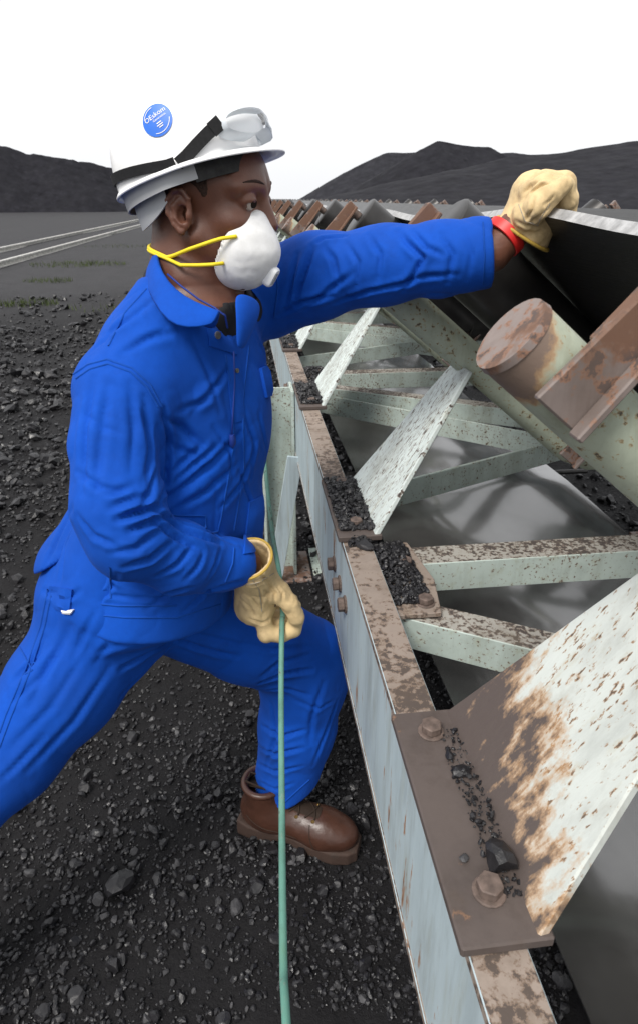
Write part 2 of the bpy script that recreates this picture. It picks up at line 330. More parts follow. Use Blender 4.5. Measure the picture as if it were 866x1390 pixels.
# ------------------------------------------------------------------ conveyor: its coordinates are scaled up about the camera position
XW, ZT = .1826, .856; XI = .2375; ZB = .576; CX = 1.03          # stringer web, top and inner lip; belt centre line
Y0, Y1 = -.6, 62.0
conv = tag(empty('belt_conveyor', (0, 0, 0)), 'weathered pale green steel belt conveyor structure running into the distance on the right', 'conveyor')
def channel(x, xi, name):
    s = 1 if xi > x else -1; m = MB(); t = .009
    m.box((min(x, x + s*t), Y0, ZB), (max(x, x + s*t), Y1, ZT - .0015), 0)
    m.box((min(x - s*.0028, xi), Y0, ZT - .0145), (max(x - s*.0028, xi), Y1, ZT), 1)
    m.box((min(x - s*.0028, xi), Y0, ZB - .012), (max(x - s*.0028, xi), Y1, ZB + .002), 1)
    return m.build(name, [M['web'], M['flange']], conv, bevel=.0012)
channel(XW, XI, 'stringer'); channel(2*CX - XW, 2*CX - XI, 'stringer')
FY = [.493, 1.277, 2.173] + [3.058 + .885*i for i in range(66)]
PD = np.array([.773, 0, -.634]); PN = np.array([.634, 0, .773]); PE = np.array([.213, 0, 1.399])   # wing pipe: direction, normal, outer end
def mir(p): p = np.array(p, float); p[..., 0] = 2*CX - p[..., 0]; return p
def pt(t, n, y=0): return PE + PD*t + PN*n + np.array([0, y, 0])
TJ = .672                                                       # wing pipe meets the flat middle here
def hexbolt(m, c, r=.0138, h=.015, mi=0):
    m.tube([np.array(c), np.array(c) + (0, 0, h*.22)], r*1.22, 16, mi); m.tube([np.array(c) + (0, 0, h*.25), np.array(c) + (0, 0, h)], r, 6, mi); return m
def mk_pipe(m, mi=0, n=28):
    m.tube([pt(0, 0), pt(.012, 0), pt(TJ - .03, 0)], .0345, n, mi); m.tube([mir(pt(0, 0)), mir(pt(TJ - .03, 0))], .0345, n, mi)
    a = pt(TJ, 0); m.tube([pt(TJ - .06, 0), pt(TJ - .02, 0), a + (.03, 0, -.008), mir(a) + (-.03, 0, -.008), mir(pt(TJ - .02, 0)), mir(pt(TJ - .06, 0))], .0342, n, mi); return m
def mk_leg(m, side, mi=0):
    q = [(.253, -.146, ZT + .004), (.253, .146, ZT + .004), (.454, .038, 1.178), (.454, -.056, 1.178)]
    q = [mir(p) if side else np.array(p) for p in q]; n = np.array([-.85, 0, .53]); n = n if not side else np.array([.85, 0, .53])
    m.hexa(q + [p + n*.011 for p in q], mi); return m
def mk_foot(m, side, mi=0):
    lo, hi = (.1713, -.148, ZT + .001), (.262, .148, ZT + .014)
    if side: lo, hi = (2*CX - hi[0], lo[1], lo[2]), (2*CX - lo[0], hi[1], hi[2])
    m.box(lo, hi, mi); return m
def mk_bracket(m, t, side, mi=0, w=.044):
    """rusty angle welded to the pipe's near side, holds a roller end"""
    o = 1 if t < .3 else -1; L = []; D = PD*.038
    y0, y1 = np.array([0, -w + .008, 0]), np.array([0, -w, 0]); a, b = pt(t, -.026), pt(t, .158); q = [a - D*.7, a + D*.6, b + D*.40, b - D*.40]; L.append([p + y0 for p in q] + [p + y1 for p in q])
    a, b = pt(t - .019, .034), pt(t - .016, .156); k = PD*.008; ya, yb = np.array([0, -w + .0075, 0]), np.array([0, -w + .020, 0]); L.append([a + ya, a + yb, b + yb, b + ya, a + ya + k, a + yb + k, b + yb + k, b + ya + k])
    a, b = pt(t + .021, -.030), pt(t + .015, .156); ya, yb = np.array([0, -w - .016, 0]), np.array([0, -w - .0005, 0]); k = -PD*.007; L.append([a + ya, a + yb, b + yb, b + ya, a + ya + k, a + yb + k, b + yb + k, b + ya + k])
    for h in L: m.hexa([mir(p) for p in h] if side else h, mi)
    return m
def mk_roller(m, kind, mi=0, mc=1, n=26):
    if kind == 2: c = pt(TJ, 0) + np.array([0, 0, .143]); a, b = c + (.03, 0, 0), mir(c) + (-.03, 0, 0)
    else:
        a, b = pt(.098, .143), pt(.62, .143)
        if kind: a, b = mir(a), mir(b)
    d = nrm(b - a); m.tube([a, a + d*.004, b - d*.004, b], [.066, .072, .072, .066], n, mi); m.tube([a - d*.03, a + d*.001], .014, 10, mc); m.tube([b - d*.001, b + d*.03], .014, 10, mc); return m
near_sm = {}
ME = dict(pipe=mk_pipe(MB()).build('idler_frame', M['pipe'], smooth=True, link=False))
for s in (0, 1):
    ME['leg%d' % s] = mk_leg(MB(), s).build('leg_plate', M['leg'], bevel=.002, link=False); ME['foot%d' % s] = mk_foot(MB(), s).build('foot_plate', M['dust'], bevel=.002, link=False)
    ME['br%d' % s] = mk_bracket(MB(), .056, s).build('roller_bracket', M['rust'], bevel=.0015, link=False); ME['bi%d' % s] = mk_bracket(MB(), .644, s).build('roller_bracket', M['rust'], bevel=.0015, link=False)
for k in range(3): ME['rl%d' % k] = mk_roller(MB(), k).build('roller', [M['roller'], M['bolt']], smooth=True, link=False)
ME['cap0'] = MB().tube([pt(-.004, 0), pt(.003, 0)], [.0345, .0356], 28).build('end_cap', M['rust'], smooth=True, link=False); ME['cap1'] = MB().tube([mir(pt(-.004, 0)), mir(pt(.003, 0))], [.0345, .0356], 28).build('end_cap', M['rust'], smooth=True, link=False)
ME['bolt'] = hexbolt(MB(), (0, 0, 0)).build('bolt', M['bolt'], bevel=.0012, link=False)
fm = mk_pipe(MB(), 0, 10)
for s in (0, 1): mk_leg(fm, s, 1); mk_foot(fm, s, 2); mk_bracket(fm, .056, s, 3); mk_bracket(fm, .644, s, 3)
for k in range(3): mk_roller(fm, k, 4, 4, 12)
ME['far'] = fm.build('idler_frame', [M['pipe'], M['leg'], M['dust'], M['rust'], M['roller']], smooth=True, link=False)
leg_near = mk_leg(MB(), 0).build('leg_plate', M['leg_near'], bevel=.002, link=False)
for i, y in enumerate(FY):
    if i > 13: obj('idler_frame', ME['far'], conv).location = (0, y, 0); continue
    o = obj('idler_frame', ME['pipe'], conv); o.location = (0, y, 0)
    for k in ('leg0', 'leg1', 'foot0', 'foot1', 'br0', 'br1', 'bi0', 'bi1', 'rl0', 'rl1', 'rl2', 'cap0', 'cap1'):
        me = ME[k] if not (i == 0 and k == 'leg0') else leg_near
        obj(me.name.split('.')[0], me, o)
    for dx, dy in ((.215, -.099), (.215, .110)):
        b = obj('bolt', ME['bolt'], o); b.location = (dx, dy, ZT + .0135); b.rotation_euler.z = random.random()
    for dy in (-.09, .09): obj('bolt', ME['bolt'], o).location = (2*CX - .215, dy, ZT + .0135)
# lattice between the stringers: gusset plates, cross members and diagonal braces
def lattice(y, first):
    g = MB(); z = ZT - .0165
    g.add([(p[0], y + p[1], zz) for zz in (z - .010, z) for p in ((XW + .012, .112), (XW + .012, -.14), (.319, -.14), (.336, -.034), (.319, .112))], [(4, 3, 2, 1, 0), (5, 6, 7, 8, 9)] + [(i, (i + 1) % 5, (i + 1) % 5 + 5, i + 5) for i in range(5)])
    go = g.build('gusset_plate', M['flange'], conv, bevel=.0015)
    for dx, dy in ((.298, -.110), (.293, .022)):
        b = obj('bolt', ME['bolt'], go); b.location = (dx, y + dy, z - .0005); b.rotation_euler.z = random.random()*2
    zb = z - .0115
    MB().angle((.224, y + .039, zb), (2*CX - .224, y + .039, zb), .069, .067, .007, side=-1, mtop=1).build('cross_member', [M['paint'], M['grime']], conv, bevel=.0015)
    MB().angle((.23, y - .118, zb - .001), (CX, y - .58, zb - .001), .062, .062, .007, side=-1, mtop=1).build('diagonal_brace', [M['paint'], M['grime']], conv, bevel=.0015)
    MB().angle((2*CX - .23, y - .118, zb - .001), (CX + .02, y - .58, zb - .001), .062, .062, .007, side=1, mtop=1).build('diagonal_brace', [M['paint'], M['grime']], conv, bevel=.0015)
    for s in (0, 1):
        a, b = np.array((.235, y + .38, zb - .035)), np.array((CX, y + .74, zb - .035)); a2 = np.array((.235, y + 1.43, zb - .070)); b2 = b - (0, -.033, .036)
        if s: a, b, a2, b2 = mir(a), mir(b) + (.006, 0, 0), mir(a2), mir(b2) + (.006, 0, 0)
        MB().bar(a, b, .009, .069).build('diagonal_brace', [M['paint']], conv, bevel=.0012)
        MB().bar(a2, b2, .009, .074).build('diagonal_brace', [M['paint']], conv, bevel=.0012)
for k in range(9): lattice(1.036 + 1.52*k, k == 0)
# bolts through the web under the gusset
wb = MB(); wb.tube([(0, 0, 0), (-.005, 0, 0)], .019, 14); wb.tube([(-.005, 0, 0), (-.018, 0, 0)], .0155, 6); wbm = wb.build('web_bolt', M['bolt'], bevel=.0012, link=False)
for k in range(5):
    for j, y in enumerate((1.254, 1.17, 1.092)):
        b = obj('web_bolt', wbm, conv); b.location = (XW + .001, y + 1.52*k, .732); b.rotation_euler.x = random.random()
# posts that carry the stringers
def post(y):
    zt = ZT - .03
    for s in (0, 1):
        q = lambda lo, hi: (lo, hi) if not s else ((2*CX - hi[0], lo[1], lo[2]), (2*CX - lo[0], hi[1], hi[2]))
        m = MB(); m.box(*q((.050, y, .012), (.060, y + .15, zt))); m.box(*q((.168, y, .012), (.1795, y + .15, zt))); m.box(*q((.059, y + .070, .0125), (.169, y + .079, zt - .001)))
        o = m.build('post', M['paint'], conv, bevel=.0015)
        MB().box(*q((-.01, y - .05, -.03), (.24, y + .20, .0115))).build('base_plate', M['rust'], o, bevel=.002)
        m = MB(); a, b = np.array((.172, y - .10, .60)), np.array((.080, y - .06, .02))
        if s: a, b = mir(a), mir(b)
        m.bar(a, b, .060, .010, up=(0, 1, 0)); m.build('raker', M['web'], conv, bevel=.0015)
    m = MB(); m.box((.30, y + .05, .0), (.31, y + .17, .24)); m.box((.31, y + .05, .001), (.36, y + .06, .239)); m.box((.25, y - .02, -.03), (.44, y + .22, .014))
    m.build('return_roller_stand', M['paint'], conv, bevel=.0015)
for k in range(6): post(2.36 + 4.4*k)
# the belt: carrying run in a trough on the rollers, a worn metal deck sheet lies below
def sweep(profile, ys, dz=None):
    P = np.array(profile); n = len(P); V = []
    for y in ys:
        q = P.copy()
        if dz: q = q + dz(y, P)
        V.append(np.stack([q[:, 0], np.full(n, y), q[:, 1]], -1))
    V = np.concatenate(V); I = np.arange(len(V)).reshape(len(ys), n)
    Fq = np.stack([I[:-1, :], np.roll(I, -1, 1)[:-1, :], np.roll(I, -1, 1)[1:, :], I[1:, :]], -1).reshape(-1, 4); return V, Fq
def xz(p): return (p[0], p[2])
cpt = pt(TJ, 0) + np.array([0, 0, .216])
und = [xz(pt(t, .217)) for t in np.linspace(.188, .56, 12)] + [(cpt[0] - .02, cpt[2] + .012), (cpt[0] + .05, cpt[2] + .001)]
und = und + [(2*CX - x, z) for x, z in und[::-1]]
u2 = np.array(und); tn = np.gradient(u2, axis=0); tn /= np.linalg.norm(tn, axis=1)[:, None]; nn = np.stack([-tn[:, 1], tn[:, 0]], -1); top = u2 + nn*.019
ys = np.concatenate([np.arange(-.6, 3, .05), np.geomspace(3, 62, 40)])
def lift(y, P):
    w = np.exp(-((y - 1.10)/.26)**2); k = np.clip(1 - (P[:, 0] - und[0][0])/.31, 0, 1.2)**2*(P[:, 0] < CX)
    sag = .006*math.sin(2*math.pi*(y - 1.277)/.885)
    return np.stack([-.013*w*k, .034*w*k + sag*k], -1)
belt = tag(empty('conveyor_belt', (CX, 0, 1.1)), 'black rubber conveyor belt troughed on the rollers, its edge gripped by a glove', 'conveyor belt')
V, Fq = sweep(np.concatenate([u2, top[::-1]]), ys, lift); o = npmesh('carrying_run', V - np.array([CX, 0, 1.1]), Fq, M['belt'], belt); o.data.materials.append(M['edge'])
n_p = 2*len(u2); mi = np.zeros(len(Fq), np.int32); mi[np.arange(len(Fq)) % n_p == n_p - 1] = 1; mi[np.arange(len(Fq)) % n_p == len(u2) - 1] = 1
o.data.polygons.foreach_set('material_index', mi); o.data.set_sharp_from_angle(angle=math.radians(40))
ZR = .24
rp = [(.525 + i*(2*CX - 1.05)/12, ZR - .012*math.sin(math.pi*i/12)) for i in range(13)]
def sagr(y, P): return np.stack([0*P[:, 0], -.022*np.abs(math.sin(math.pi*(y - .3)/2.4))*np.ones(len(P)) + .006*np.sin(P[:, 0]*9 + y*3.1)], -1)
V, Fq = sweep(np.array(rp + [(x, z - .006) for x, z in rp[::-1]]), ys, sagr); o = npmesh('deck_sheet', V, Fq, M['belt_return'], conv); o.data.set_sharp_from_angle(angle=math.radians(40))
rr = MB(); rr.tube([(.50, 0, 0), (2*CX - .50, 0, 0)], .055, 24); rr.tube([(.24, 0, 0), (2*CX - .24, 0, 0)], .013, 10); rrm = rr.build('return_roller', M['roller'], smooth=True, link=False)
for k in range(12): obj('return_roller', rrm, conv).location = (0, 3.02 + 2.4*k, ZR - .10)
# ------------------------------------------------------------------ coal heaps on the frame
def heap(name, cx0, cx1, cy0, cy1, z, N, smax, label):
    N = int(N*2.4); x = cx0 + rng.random(N)*(cx1 - cx0); y = cy0 + rng.random(N)*(cy1 - cy0); ex = np.minimum(np.minimum((x - cx0)/(cx1 - cx0), (cx1 - x)/(cx1 - cx0))*3.4, 1)*np.minimum(np.minimum((y - cy0)/(cy1 - cy0), (cy1 - y)/(cy1 - cy0))*3.4, 1)
    h = rng.random(N)*ex*.015; s = .0012*(smax*.8/.0012)**(rng.random(N)**1.8); V, Fa = scatter(np.stack([x, y, z + h], -1), s, SH1, ICO1[1], .05)
    return tag(npmesh(name, V, Fa, M['coal'], smooth=False), label, 'coal', kind='stuff')
heap('coal_crumbs', 0.179, 0.255, 1.154, 1.422, ZT + .014, 1500, .011, 'coal crumbs heaped on the foot plate behind the flat coal lump')
heap('coal_crumbs', 0.179, 0.253, 2.050, 2.307, ZT + .014, 700, .014, 'coal crumbs heaped on the second foot plate along the frame')
heap('coal_crumbs', 0.179, 0.253, 2.934, 3.192, ZT + .014, 400, .016, 'coal crumbs heaped on the third foot plate along the frame')
heap('coal_crumbs', 0.227, 0.309, 0.924, 1.142, ZT - .016, 1300, .010, 'coal crumbs heaped on the gusset plate by the cross member')
heap('coal_crumbs', 0.230, 0.325, 2.430, 2.666, ZT - .016, 600, .013, 'coal crumbs heaped on the second gusset plate along the frame')
heap('coal_crumbs', 0.190, 0.237, 1.109, 1.142, ZT, 110, .008, 'thin trail of coal crumbs beside the flat coal lump')
heap('coal_crumbs', 0.222, 0.253, 0.386, 0.605, ZT + .014, 130, .006, 'thin trail of coal dust and crumbs on the nearest foot plate')
def lump(x, y, z, s, seed, label, mat='coal', grp=None, flat=.6):
    V = lump_shape(seed, ICO2, flat, 8)*s; me = bpy.data.meshes.new('coal_lump'); me.from_pydata([tuple(v - np.array([0, 0, V[:, 2].min()])) for v in V], [], [tuple(map(int, f)) for f in ICO2[1]]); me.materials.append(M[mat])
    o = obj('coal_lump', me); o.location = (x, y, z); o.rotation_euler.z = seed*1.7; return tag(o, label, 'coal lump', grp)
lump(0.220, 1.111, ZT + .001, 0.0246, 3, 'flat black coal lump on the stringer flange before the crumb heap', flat=.35)
lump(0.234, 0.417, ZT + .0145, 0.0235, 5, 'black coal lump beside the nearest rusty bolt', flat=.8)
lump(0.200, 0.429, ZT + .0145, 0.0078, 8, 'small grey coal chip left of the nearest rusty bolt', 'coal_grey')
lump(0.232, 0.535, ZT + .0145, 0.0123, 9, 'dark coal chip midway along the nearest foot plate')
lump(0.225, 0.560, ZT + .0145, 0.0090, 12, 'smaller coal chip behind the dark one on nearest foot plate')
lump(0.280, 0.946, ZT - .010, 0.0112, 15, 'glossy coal lump beside the gusset plate bolt')
lump(0.286, 1.103, ZT - .008, 0.0123, 18, 'rounded coal lump at the far corner of the gusset plate')
for i, (px, py, s, lab, mt) in enumerate([(166, 1208, .040, 'biggest black coal boulder on the ground below the lunging leg', 'coal'), (134, 1224, .020, 'grey coal stone beside the biggest boulder on the ground', 'coal_grey'), (42, 1190, .017, 'pale grey stone at the lower left of the ground', 'coal_grey'), (350, 1215, .022, 'upright black lump left of the green cord near the boot', 'coal'), (322, 1238, .019, 'grey coal stone left of the green cord below the boot', 'coal_grey'), (108, 1180, .021, 'dark coal lump above the grey stone near the left foreground', 'coal'), (294, 1150, .015, 'black coal lump on the ground left of the boot heel', 'coal'), (182, 1178, .014, 'small grey stone in the middle of the foreground ground', 'coal_grey')]):
    q = at(px, py, Z=0.0); lump(q[0], q[1], float(ground_h(q[0], q[1])) - s*.2, s, 30 + i, lab, mt, flat=.75)
# ------------------------------------------------------------------ smooth bodies: distance functions turned into meshes
def smin(a, b, k):
    h = np.clip(.5 + .5*(b - a)/k, 0, 1); return b + (a - b)*h - k*h*(1 - h)
def smax(a, b, k): return -smin(-a, -b, k)
def rcone(P, a, b, ra, rb):
    a = np.asarray(a, float); b = np.asarray(b, float); d = b - a; L2 = d @ d; t = np.clip(((P - a) @ d)/L2, 0, 1)
    return np.linalg.norm(P - a - t[:, None]*d, axis=1) - (ra + (rb - ra)*t)
def chain(P, pts, k=.02):
    r = None
    for (a, ra), (b, rb) in zip(pts[:-1], pts[1:]):
        d = rcone(P, a, b, ra, rb); r = d if r is None else smin(r, d, k)
    return r
def ellip(P, c, r, A=None):
    q = P - np.asarray(c, float)
    if A is not None: q = q @ np.asarray(A).T       # rows of A are the local axes
    r = np.asarray(r, float); k1 = np.linalg.norm(q/r, axis=1); k2 = np.linalg.norm(q/(r*r), axis=1) + 1e-9; return k1*(k1 - 1)/k2
def rbox(P, c, h, A, rad):
    q = np.abs((P - np.asarray(c, float)) @ np.asarray(A).T) - (np.asarray(h, float) - rad); return np.linalg.norm(np.maximum(q, 0), axis=1) + np.minimum(q.max(1), 0) - rad
def loft(P, secs, kcap=.01):
    """secs: (centre, lateral axis, half width, half depth), bottom to top"""
    c = np.array([s[0] for s in secs]); d = nrm(c[-1] - c[0]); s = (P - c[0]) @ d; sk = (c - c[0]) @ d
    tt = np.linspace(sk[0], sk[-1], 60)
    def sm(v):  # smoothed interpolation
        y = np.interp(tt, sk, v); ker = np.ones(9)/9; y = np.convolve(np.pad(y, 4, 'edge'), ker, 'valid'); return np.interp(s, tt, y)
    ctr = np.stack([sm(c[:, i]) for i in range(3)], -1); lat = np.array([nrm(q[1]) for q in secs]); L = np.stack([sm(lat[:, i]) for i in range(3)], -1)
    L -= (L @ d)[:, None]*d; L /= np.linalg.norm(L, axis=1)[:, None]; Fv = np.cross(L, d)
    a, b = sm(np.array([q[2] for q in secs])), sm(np.array([q[3] for q in secs])); q = P - ctr
    u, v = (q*L).sum(1), (q*Fv).sum(1); k1 = np.hypot(u/a, v/b); k2 = np.hypot(u/a**2, v/b**2) + 1e-9; e = k1*(k1 - 1)/k2
    return smax(smax(e, sk[0] - s, kcap), s - sk[-1], kcap)
def sdf_mesh(fn, xs, ys, zs, coarse=5):
    """surface nets on a (possibly uneven) grid; only cells near the surface are evaluated finely"""
    nx, ny, nz = len(xs), len(ys), len(zs)
    ci = [np.unique(np.r_[np.arange(0, n, coarse), n - 1]) for n in (nx, ny, nz)]
    Xc, Yc, Zc = np.meshgrid(xs[ci[0]], ys[ci[1]], zs[ci[2]], indexing='ij'); Dc = fn(np.stack([Xc, Yc, Zc], -1).reshape(-1, 3)).reshape(Xc.shape)
    def spread(a, f): 
        r = a[:-1, :-1, :-1]
        for i in (0, 1):
            for j in (0, 1):
                for k in (0, 1): r = f(r, a[i:a.shape[0] - 1 + i, j:a.shape[1] - 1 + j, k:a.shape[2] - 1 + k])
        return r
    diag = np.sqrt(np.diff(xs[ci[0]])[:, None, None]**2 + np.diff(ys[ci[1]])[None, :, None]**2 + np.diff(zs[ci[2]])[None, None, :]**2)
    act = (spread(np.abs(Dc), np.minimum) < diag*.9) | ((spread(Dc, np.minimum) < 0) & (spread(Dc, np.maximum) > 0))
    reps = [np.diff(c) for c in ci]
    A = np.repeat(np.repeat(np.repeat(act, reps[0], 0), reps[1], 1), reps[2], 2)            # fine cells to look at
    S = np.repeat(np.repeat(np.repeat(Dc[:-1, :-1, :-1], reps[0], 0), reps[1], 1), reps[2], 2)
    D = np.ones((nx, ny, nz)); D[:-1, :-1, :-1] = np.where(S > 0, 1., -1.); N = np.zeros((nx, ny, nz), bool)
    for i in (0, 1):
        for j in (0, 1):
            for k in (0, 1): N[i:nx - 1 + i, j:ny - 1 + j, k:nz - 1 + k] |= A
    idx = np.argwhere(N); vals = np.empty(len(idx))
    for s in range(0, len(idx), 400000):
        q = idx[s:s + 400000]; vals[s:s + 400000] = fn(np.stack([xs[q[:, 0]], ys[q[:, 1]], zs[q[:, 2]]], -1))
    D[N] = vals; G = D < 0
    cnt = sum(G[i:nx - 1 + i, j:ny - 1 + j, k:nz - 1 + k].astype(np.int8) for i in (0, 1) for j in (0, 1) for k in (0, 1))
    cell = np.argwhere((cnt > 0) & (cnt < 8) & A); nc = len(cell); vid = np.full((nx - 1, ny - 1, nz - 1), -1, np.int64); vid[tuple(cell.T)] = np.arange(nc)
    acc = np.zeros((nc, 3)); num = np.zeros(nc); co = [(i, j, k) for i in (0, 1) for j in (0, 1) for k in (0, 1)]; ax = (xs, ys, zs)
    for a in range(8):
        for b in range(a + 1, 8):
            if sum(p != q for p, q in zip(co[a], co[b])) != 1: continue
            ia, ib = cell + co[a], cell + co[b]; da, db = D[tuple(ia.T)], D[tuple(ib.T)]; m = (da < 0) != (db < 0)
            t = (da/(da - db + 1e-12))[m][:, None]; pa = np.stack([ax[i][ia[m, i]] for i in range(3)], -1); pb = np.stack([ax[i][ib[m, i]] for i in range(3)], -1)
            acc[m] += pa + t*(pb - pa); num[m] += 1
    V = acc/np.maximum(num, 1)[:, None]; Q = []
    for a in range(3):
        b, c = (a + 1) % 3, (a + 2) % 3; sl = [slice(None)]*3; sl2 = [slice(None)]*3; sl[a] = slice(0, -1); sl2[a] = slice(1, None)
        ch = G[tuple(sl)] != G[tuple(sl2)]; e = np.argwhere(ch); e = e[(e[:, b] > 0) & (e[:, c] > 0) & (e[:, b] < (nx, ny, nz)[b] - 1) & (e[:, c] < (nx, ny, nz)[c] - 1)]
        ins = G[tuple(e.T)]; q = []
        for ob, oc in ((1, 1), (0, 1), (0, 0), (1, 0)):
            f = e.copy(); f[:, b] -= ob; f[:, c] -= oc; q.append(vid[tuple(f.T)])
        q = np.stack(q, -1); q[~ins] = q[~ins][:, ::-1]; Q.append(q)
    Q = np.concatenate(Q); Q = Q[(Q >= 0).all(1)]; return V, Q
def grid(lo, hi, h): return [np.arange(l, u + h, h) for l, u in zip(lo, hi)]
def relax(V, Q, n=2, w=.5):
    for _ in range(n):
        s = np.zeros_like(V); c = np.zeros(len(V))
        for a, b in ((0, 1), (1, 2), (2, 3), (3, 0)):
            for p, q in ((a, b), (b, a)): np.add.at(s, Q[:, p], V[Q[:, q]]); np.add.at(c, Q[:, p], 1)
        V = V + w*(s/np.maximum(c, 1)[:, None] - V)
    return V
def normals(V, Q):
    n = np.cross(V[Q[:, 2]] - V[Q[:, 0]], V[Q[:, 3]] - V[Q[:, 1]]); N = np.zeros_like(V)
    for k in range(4): np.add.at(N, Q[:, k], n)
    return N/(np.linalg.norm(N, axis=1)[:, None] + 1e-12)
from mathutils.bvhtree import BVHTree
def bvh(V, Q): return BVHTree.FromPolygons([tuple(v) for v in V.tolist()], [tuple(q) for q in Q.tolist()])
def snap(T, x, y, off=0.0):
    """the point of a built surface seen at (x, y), lifted off it"""
    r = nrm(ray(x, y)); h, n, i, d = T.ray_cast(Vector(C_O), Vector(r))
    if h is None:
        return None
    n = np.array(n); n = -n if n @ r > 0 else n; return np.array(h) + n*off, n
def polyline(T, pts, step=6, off=0.0):
    R = []
    for (xa, ya), (xb, yb) in zip(pts[:-1], pts[1:]):
        k = max(1, int(math.hypot(xb - xa, yb - ya)/step))
        for i in range(k): R.append((xa + (xb - xa)*i/k, ya + (yb - ya)*i/k))
    R.append(pts[-1]); S = [snap(T, *p, off) for p in R]; S = [s for s in S if s is not None]
    return np.array([s[0] for s in S]), np.array([s[1] for s in S])
def seg_dist(P, L, par=False):
    d = np.full(len(P), 1e9); fr = np.zeros(len(P)); n = len(L) - 1
    for i, (a, b) in enumerate(zip(L[:-1], L[1:])):
        if np.linalg.norm(b - a) > .05: continue
        e = b - a; t = np.clip(((P - a) @ e)/(e @ e + 1e-12), 0, 1); q = np.linalg.norm(P - a - t[:, None]*e, axis=1); m = q < d; d[m] = q[m]; fr[m] = (i + t[m])/n
    return (d, fr) if par else d
def folds(V, Q, lines, sharp=False):
    """press creases and lift ridges into cloth: (points, height, width)"""
    T = bvh(V, Q); N = normals(V, Q); disp = np.zeros(len(V))
    for pts, amp, w in lines:
        L, _ = polyline(T, pts)
        if len(L) < 2: continue
        lo, hi = L.min(0) - 3*w, L.max(0) + 3*w; m = ((V > lo) & (V < hi)).all(1)
        if not m.any(): continue
        d, f = seg_dist(V[m], L, True); k = np.sin(np.pi*np.clip(f, .04, .96))**.6
        disp[m] += k*(amp*np.exp(-(d/w)**2) if not sharp else amp*1.5*np.exp(-d/(w*.42)) - amp*.75*np.exp(-((d - w*.9)/(w*.75))**2))
    return V + N*disp[:, None]
def patch(T, quad, n, m, t, name, mat, parent, lift=.001):
    """thin cloth piece lying on a surface, its corners (x, y) clockwise"""
    A, B, Cc, D = [np.array(q, float) for q in quad]; P, Nn = [], []
    for j in range(m + 1):
        for i in range(n + 1):
            u, v = i/n, j/m; p = (A*(1 - u) + B*u)*(1 - v) + (D*(1 - u) + Cc*u)*v; s = snap(T, p[0], p[1])
            if s is None: s = (P[-1], Nn[-1]) if P else (at(p[0], p[1], D=1.0), -ray(*p))
            P.append(s[0]); Nn.append(s[1])
    P = np.array(P); Nn = np.array(Nn); Nm = nrm(Nn.mean(0)); Nn = Nn*.5 + Nm*.5; Nn /= np.linalg.norm(Nn, axis=1)[:, None]
    k = (n + 1)*(m + 1); edge = np.array([i in (0, n) or j in (0, m) for j in range(m + 1) for i in range(n + 1)]); tt = np.where(edge, t*.55, t)
    V = np.concatenate([P + Nn*tt[:, None], P - Nn*.003]); I = np.arange(k).reshape(m + 1, n + 1)
    Fq = [(I[j, i], I[j + 1, i], I[j + 1, i + 1], I[j, i + 1]) for j in range(m) for i in range(n)]; Fq += [tuple(int(x) + k for x in q[::-1]) for q in Fq]
    ring = list(I[0, :]) + list(I[1:, n]) + list(I[m, :-1][::-1]) + list(I[1:-1, 0][::-1]); Fq += [(ring[i], ring[(i + 1) % len(ring)], ring[(i + 1) % len(ring)] + k, ring[i] + k) for i in range(len(ring))]
    mb = MB(); mb.add(V, Fq); return mb.build(name, mat, parent, smooth=1)
def ribbon(T, pts, w, t, name, mat, parent, off=.0008, step=5):
    L, N = polyline(T, pts, step)
    if len(L) < 2: return None
    V, Fq = [], []
    for i in range(len(L)):
        d = nrm(L[min(i + 1, len(L) - 1)] - L[max(i - 1, 0)]); s = nrm(np.cross(d, N[i])); c = L[i] + N[i]*off
        V += [c - s*w/2 - N[i]*.002, c - s*w*.3 + N[i]*t, c + s*w*.3 + N[i]*t, c + s*w/2 - N[i]*.002]
        if i: k = 4*i; Fq += [(k - 4 + j, k - 3 + j, k + 1 + j, k + j) for j in range(3)]
    mb = MB(); mb.add(V, Fq); return mb.build(name, mat, parent, smooth=2)
# ------------------------------------------------------------------ the worker
def cloth(name, c, dark=.55, scale=900):
    t = NT(name); c = np.array(c); a = t.noise(5, 5, .6); b = t.noise(120, 3, .6)
    w1 = t.n('ShaderNodeTexWave', wave_type='BANDS', bands_direction='DIAGONAL'); w1.inputs['Scale'].default_value = scale/6; w1.inputs['Distortion'].default_value = 1.5; t.l(t.co, w1.inputs[0])
    k = t.ramp(a, [(.3, tuple(c*.74)), (.7, tuple(np.minimum(c*1.15, 1)))]); k = t.mix(t.ramp(b, [(.35, 0), (.7, .25)]), k, tuple(c*.75)); k = t.mix(t.ramp(t.noise(7, 6, .7), [(.54, 0), (.74, .42)]), k, tuple(c*.5 + .004))
    t.set(color=k, rough=.85, spec=.25, sheen=.05); t.b.inputs['Sheen Roughness'].default_value = .4; t.b.inputs['Sheen Tint'].default_value = (.25, .45, 1, 1)
    p = t.bump(t.noise(38, 4, .6), .22, .004); t.bump(w1.outputs['Fac'], .12, .0005, p); return t.mat
M['blue'] = cloth('blue_cotton', (.0010, .066, .42)); M['seam'] = cloth('blue_seam', (.002, .062, .36))
M['tee'] = cloth('black_cotton', (.02, .02, .022))
